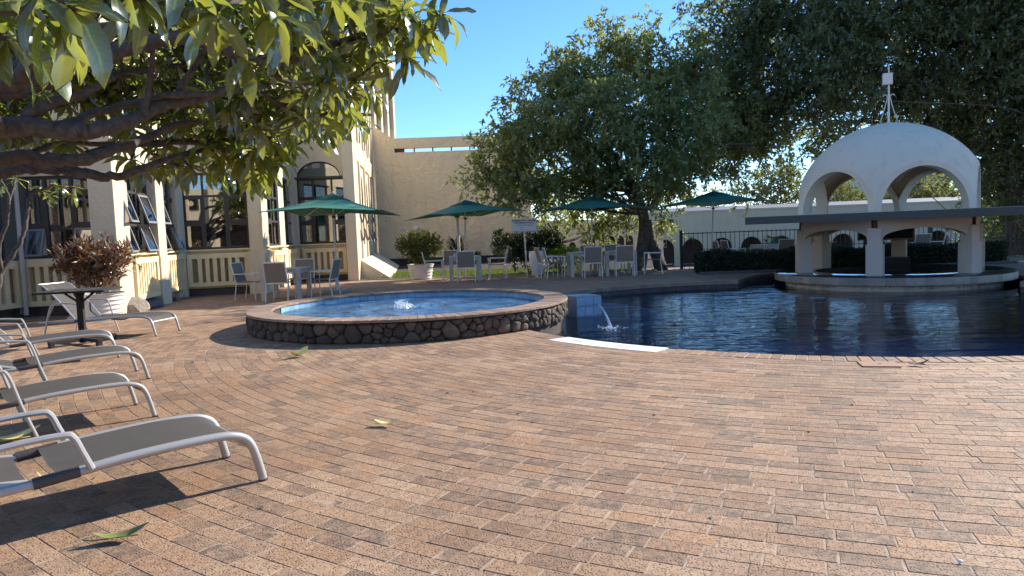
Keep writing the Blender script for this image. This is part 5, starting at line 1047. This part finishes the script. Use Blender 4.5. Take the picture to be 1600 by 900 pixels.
def spiky(label, loc, h, r, mat, L=.28, n=150):
    o = thing('spiky_plant', label, 'plant', loc, 0, 'dark plants at the foot of the rough wall'); z = RNG.random(n)**.8; a = RNG.uniform(0, 2*PI, n); C = np.c_[loc[0]+.04*np.cos(a), loc[1]+.04*np.sin(a), .1+z*h*.85]; D = unit(np.c_[np.cos(a), np.sin(a), .9+0*a]); Wv = unit(np.cross(D, np.tile([0, 0, 1.], (n, 1))))
    quads('foliage', C, D, Wv, L*(1.15-.4*z)*RNG.uniform(.8, 1.2, n)*r/.25, np.full(n, .06), MT[mat], o); bm = BM(); tube(bm, [loc, (loc[0], loc[1], h*.9)], .025, 6); obj('stem', bm, MT['bark2'], o); return o
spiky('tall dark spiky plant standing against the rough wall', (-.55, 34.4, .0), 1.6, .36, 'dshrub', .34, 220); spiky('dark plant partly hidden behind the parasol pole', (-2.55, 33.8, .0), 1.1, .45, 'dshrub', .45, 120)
spiky('low dark plant at the wall behind the sled chair', (-1.6, 33.5, 0), .45, .3, 'dshrub', .3, 70)
def palm(label, base, n, L, h, mat, seed, trunkr=.12, lean=0):
    o = thing('palm', label, 'palm', base, 0, 'palms behind the terrace'); r = np.random.default_rng(seed)
    bm = BM(); tube(bm, [base, (base[0], base[1], base[2]+h)], [trunkr, trunkr*.8], 8); obj('trunk', bm, MT['bark2'], o, True)
    for k in range(n):
        a = 2*PI*k/n*1.0+r.random()*.5; e = r.uniform(.25, 1.25); l = L*r.uniform(.8, 1.1); dx = math.cos(a); dy = math.sin(a); pts = []
        for i in range(11): t = i/10; pts.append(V(base)+V((dx*l*math.cos(e)*t, dy*l*math.cos(e)*t, h+l*math.sin(e)*t-l*.62*t*t)))
        bm = BM(); tube(bm, pts, [.014*(1-.8*i/10) for i in range(11)], 4); fr = obj('frond', bm, MT['palm'], o)
        m_ = 40; tt = np.linspace(.12, 1, m_); idx = tt*10; i0 = np.minimum(idx.astype(int), 9); P = np.array([p[:] for p in pts]); B = P[i0]+(P[i0+1]-P[i0])*(idx-i0)[:, None]; T = unit(P[i0+1]-P[i0]); sd = unit(np.cross(T, np.tile([0, 0, 1.], (m_, 1))))
        B = np.concatenate([B, B]); S_ = np.concatenate([sd, -sd]); T = np.concatenate([T, T]); Dd = unit(S_*.8+T*.75+np.array([0, 0, -.25])+r.normal(size=(2*m_, 3))*.08); Wv = unit(np.cross(Dd, np.cross(Dd, np.tile([0, 0, 1.], (2*m_, 1)))+S_*.1)); Wv = unit(np.cross(Dd, np.tile([0, 0, 1.], (2*m_, 1))))
        tq = np.concatenate([tt, tt]); quads('leaflets', B, Dd, Wv, l*.26*np.sin(PI*(tq*.85+.12)), np.full(2*m_, .05), MT[mat], fr)
    return o
palm('bright fan of palm fronds behind the lime bush', (2.3, 27.5, -.3), 15, 1.5, .55, 'palm', 3, .1); palm('feathery palm arching behind the clipped hedge', (8.5, 24.0, 0), 16, 1.7, .35, 'palm', 5); palm('smaller palm at the fourth parasol pole', (6.75, 23.95, 0), 11, 1.1, .2, 'palm', 6)
# ================================================================ frangipani trees with large leaves
LN = 6
def leaf_geo(seed):
    r = np.random.default_rng(seed); c = r.uniform(-.1, 1.25); w_ = r.uniform(.22, .31); fold = r.uniform(.1, .45); tw = r.uniform(-.9, .9); v, f = [], []; x = y = 0.; ang = .12
    z = 0.; pz = 0.; px_ = 0.
    for i in range(LN+1):
        t = i/LN; hw = w_*.5*(math.sin(PI*min(1, t**1.15*.96+.02))**.75)*(1 if 0 < i < LN else .12); ta = tw*t
        for s in (-1, 0, 1):
            ly_ = s*hw*math.cos(ta); lz = abs(s)*hw*fold+s*hw*math.sin(ta)+.022*math.sin(i*2.1+s*2+seed); v.append((px_-lz*math.sin(ang)*-1*0, ly_, pz+lz))
        ang_ = .15-c*1.25*t; px_ += math.cos(ang_)/LN; pz += math.sin(ang_)/LN
    for i in range(LN):
        for s in (0, 1): a = i*3+s; f.append((a, a+3, a+4, a+1))
    return np.array(v), np.array(f)
LG = [leaf_geo(s) for s in range(18)]; LM = []
for v, f in LG: me = bpy.data.meshes.new('leaf'); me.from_pydata(v.tolist(), [], f.tolist()); me.materials.append(MT['plum']); me.polygons.foreach_set('use_smooth', [True]*len(f)); LM.append(me)
def frangipani(root, label, loc, skeleton, tips, nbig, rng, leafL=.30, nleaf=13, bark='bark', tr_=.008):
    o = thing('frangipani_tree', label, 'tree', loc); nodes = []
    for pts, r0, r1 in skeleton:
        bm = BM(); pp = smoothline(pts, 6); n = len(pp); wob = [p+V(rng.normal(size=3))*.008*min(1, r0/.06) for p in pp]; wv = rng.random()*6; tube(bm, wob, [.92*lerp(r0, r1, i/(n-1))*(1+.05*math.sin(i*.9+wv)) for i in range(n)], 12); obj('branch', bm, MT[bark], o, True)
        nodes += [(p, lerp(r0, r1, i/(n-1))) for i, p in enumerate(wob)]
    leaves = []
    tips = sorted(tips, key=lambda t: min((t[0]-n[0]).length for n in nodes))
    for tp, sc in tips:
        cost = [((tp-p).length*(1.0 if (tp-p).dot(V((1, .15, .12))) > 0 else 1.5), i) for i, (p, r) in enumerate(nodes)]; _, i = min(cost); a, ra = nodes[i]; L_ = (tp-a).length
        mid = a.lerp(tp, .5)+V((0, 0, -.06*L_))+V(rng.normal(size=3))*.05*L_; pts = smoothline([a, mid, tp], 5); r0 = min(ra*.75, .012+.022*L_); rad = [lerp(r0, max(tr_, .011*sc), k/(len(pts)-1)) for k in range(len(pts))]
        bm = BM(); tube(bm, pts, rad, 7); obj('twig', bm, MT[bark], o, True); nodes += list(zip(pts[1:], rad[1:]))
        ax = ((pts[-1]-pts[-2]).normalized()+V((0, 0, .35))).normalized(); q = ax.to_track_quat('Z', 'Y'); n = int(nleaf*rng.uniform(.75, 1.25)); a0 = rng.random()*6
        for k in range(n):
            az = a0+k*2.399; el = lerp(-.5, 1.0, (k+.5)/n)+rng.normal()*.14; l = leafL*sc*rng.uniform(.65, 1.15)*(1 if k < n*.8 else .7)
            d = q @ V((math.cos(az)*math.cos(el), math.sin(az)*math.cos(el), math.sin(el))); d = (d+V((0, 0, -.42))).normalized()
            side = d.cross(V((0, 0, 1))+V(rng.normal(size=3))*.25).normalized(); up = side.cross(d).normalized()
            M = Matrix((( d.x, side.x, up.x), (d.y, side.y, up.y), (d.z, side.z, up.z))); leaves.append((tp-ax*.05*rng.random(), M, l, rng.integers(0, len(LG))))
    def show(lf):
        x, y, d = project(lf[0]+lf[1] @ V((lf[2]*.5, 0, 0)))
        return lf[2]/max(d, .3) if d > .4 and -20 < x < 1620 and -20 < y < 920 else 0
    leaves.sort(key=show, reverse=True); b = V(loc)
    for p, M, l, g in leaves[:nbig]:
        c = bpy.data.objects.new('leaf', LM[g]); COL.objects.link(c); c.parent = o; m4 = M.to_4x4(); m4.translation = p-b; c.matrix_local = m4 @ Matrix.Diagonal((l, l, l, 1))
    vv, ff = [], []; n0 = 0
    for p, M, l, g in leaves[nbig:]:
        v, f = LG[g]; vv.append(v @ np.array(M.transposed())*l+np.array(p)); ff.append(f+n0); n0 += len(v)
    if vv: tag(npmesh('foliage', np.concatenate(vv), np.concatenate(ff), MT['plum'], o, True), kind='stuff')
    return o
rp = np.random.default_rng(5)
def P3(*a): return [at(x, y, Y) for x, y, Y in a]
tk = V((-6.6, 5.0, 0)); fork = V((-5.9, 5.0, 1.5))
SK = [([tk-V((0, 0, .1)), V((-6.4, 5.0, .7)), fork], .2, .16),
      ([fork]+P3((-260, 235, 4.7), (0, 198, 4.9), (90, 204, 5.0), (150, 205, 5.1), (215, 183, 5.3), (270, 160, 5.5), (330, 150, 5.7), (385, 122, 5.9)), .095, .028),
      ([fork]+P3((-260, 300, 5.2), (0, 250, 5.4), (70, 252, 5.5), (135, 248, 5.7), (205, 225, 5.9), (262, 200, 6.2), (310, 190, 6.4)), .085, .022),
      ([fork]+P3((-200, 330, 5.8), (0, 268, 6.0), (60, 262, 6.0), (115, 268, 6.0), (175, 278, 6.1), (225, 262, 6.2), (290, 240, 6.5), (345, 232, 6.8)), .075, .02),
      ([fork]+P3((-200, 150, 4.6), (20, 130, 4.8), (140, 95, 5.0), (280, 60, 5.2), (400, 95, 5.4), (467, 88, 5.5), (515, 66, 5.6), (590, 50, 5.7), (628, 45, 5.7)), .08, .022),
      (P3((40, 182, 4.95), (80, 160, 5.0), (130, 150, 5.1), (180, 120, 5.2)), .05, .02), (P3((225, 180, 5.3), (233, 130, 5.3), (240, 70, 5.2)), .03, .016), (P3((270, 160, 5.5), (300, 110, 5.5), (325, 75, 5.5), (362, 88, 5.4)), .032, .016),
      (P3((400, 95, 5.4), (450, 128, 5.7), (505, 127, 5.8), (557, 123, 5.8)), .024, .014), (P3((385, 122, 5.9), (440, 165, 6.2), (490, 182, 6.3), (532, 168, 6.3)), .024, .014),
      (P3((310, 190, 6.4), (370, 205, 6.5), (420, 215, 6.6)), .022, .013), (P3((0, 205, 4.9), (-40, 120, 4.2), (20, 20, 3.6), (110, -40, 3.2)), .05, .02), (P3((20, 130, 4.8), (120, 20, 4.4), (260, -60, 4.2), (400, -40, 4.3)), .05, .02)]
for k, (ya, yb, Ya) in enumerate(((60, 20, 5.0), (110, 60, 5.6), (150, 95, 6.2), (185, 120, 6.6), (225, 165, 6.9), (240, 205, 7.1), (95, 30, 6.4), (205, 150, 5.2), (260, 222, 6.6), (130, 110, 7.2))):
    SK.append(([fork]+P3((-220, ya+20, Ya-.3), (-20+k*7, ya+rp.uniform(-8, 8), Ya), (90, lerp(ya, yb, .3)+rp.uniform(-10, 14), Ya), (190, lerp(ya, yb, .6)+rp.uniform(-14, 8), Ya+.2), (290+k*6, yb+rp.uniform(-8, 8), Ya+.2), (360+k*9, yb-14, Ya+.3)), .05+.02*rp.random(), .013))
tips = []
def tip(x, y, Y, s=1.): tips.append((at(x, y, Y), s))
for x, y, Y in ((652, 28, 5.4), (678, 48, 5.3), (690, 18, 5.2), (640, 95, 5.9), (640, 62, 5.8), (622, 5, 5.6), (557, 122, 5.8), (590, 95, 6.0), (540, 160, 6.3), (505, 180, 6.4), (470, 185, 6.4), (452, 205, 6.6), (425, 222, 6.6), (400, 235, 6.7), (352, 236, 6.8), (370, 215, 6.8), (325, 225, 6.6), (440, 232, 6.9), (480, 150, 6.1), (520, 130, 6.0), (575, 60, 5.6), (600, 30, 5.5), (205, 250, 6.6), (300, 215, 6.9), (262, 225, 7.0), (225, 258, 6.4), (382, 92, 4.4), (420, 30, 3.9), (455, 50, 4.4)): tip(x, y, Y)
for x, y, Y, s in ((118, 18, 2.75, 1.0), (5, 60, 2.9, 1.0), (62, -15, 2.7, 1), (225, 0, 3.3, 1), (330, 20, 3.6, 1), (160, -30, 3.0, 1.1), (25, 10, 3.2, 1), (-40, 20, 2.8, 1), (290, -30, 3.4, 1), (400, -20, 3.8, 1), (520, -10, 4.6, 1), (570, 0, 5.0, 1), (470, 10, 4.4, 1), (80, 60, 3.6, 1)): tip(x, y, Y, s)
for k in range(520):     # the mass of the crown
    pass
for x, y in ((300, 262), (335, 258), (375, 250), (405, 256), (432, 250), (352, 268), (415, 270), (280, 258), (255, 262), (395, 275), (560, 180), (585, 150), (530, 195), (500, 205)): tip(x, y, rp.uniform(6.4, 7.4), .9)
for k in range(680):
    x = rp.uniform(-60, 640); lim = np.interp(x, [-60, 120, 200, 330, 430, 520, 600, 650], [95, 110, 130, 205, 215, 165, 95, 35]); y = rp.uniform(-160, lim); tip(x, y, rp.uniform(5.9 if x < 380 else 5.0, 8.2), rp.uniform(.5, .82))
for k in range(230): x = rp.uniform(-60, 430); tip(x, rp.uniform(90, np.interp(x, [-60, 120, 430], [215, 225, 205])), rp.uniform(6.4, 8.6), .72)
for k in range(60): tip(rp.uniform(-300, 620), rp.uniform(-420, -100), rp.uniform(4.2, 6.6), 1)
frangipani('frangipani_tree', 'large leaved frangipani with bare twisting branches hanging over the loungers', (-6.6, 5.0, 0), SK, tips, 300, rp, .31, 12)
r2 = np.random.default_rng(9); tips = []
for x, y, Y in ((62, 292, 9.2), (92, 290, 9.1), (112, 305, 9.0), (80, 306, 9.3), (118, 292, 9.1), (2, 290, 8.8), (25, 280, 9.0)): tips.append((at(x, y, Y), .62))
b = gnd(-25, 560); b = V((-7.1, 8.9, 0))
frangipani('frangipani_tree', 'slender young frangipani with a pale bent stem beside the bay window', b, [([b-V((0, 0, .05))]+P3((-12, 470, 8.9), (2, 425, 8.95), (22, 395, 9.0), (38, 362, 9.05), (43, 330, 9.1), (48, 305, 9.15), (86, 292, 9.1)), .045, .014), (P3((2, 425, 8.95), (-2, 385, 8.8), (10, 350, 8.8), (14, 310, 8.8), (2, 283, 8.8)), .03, .014), (P3((14, 315, 8.8), (22, 290, 8.9), (25, 278, 9)), .016, .011)], tips, 40, r2, .26, 10, 'palebark' if 0 else 'bark')
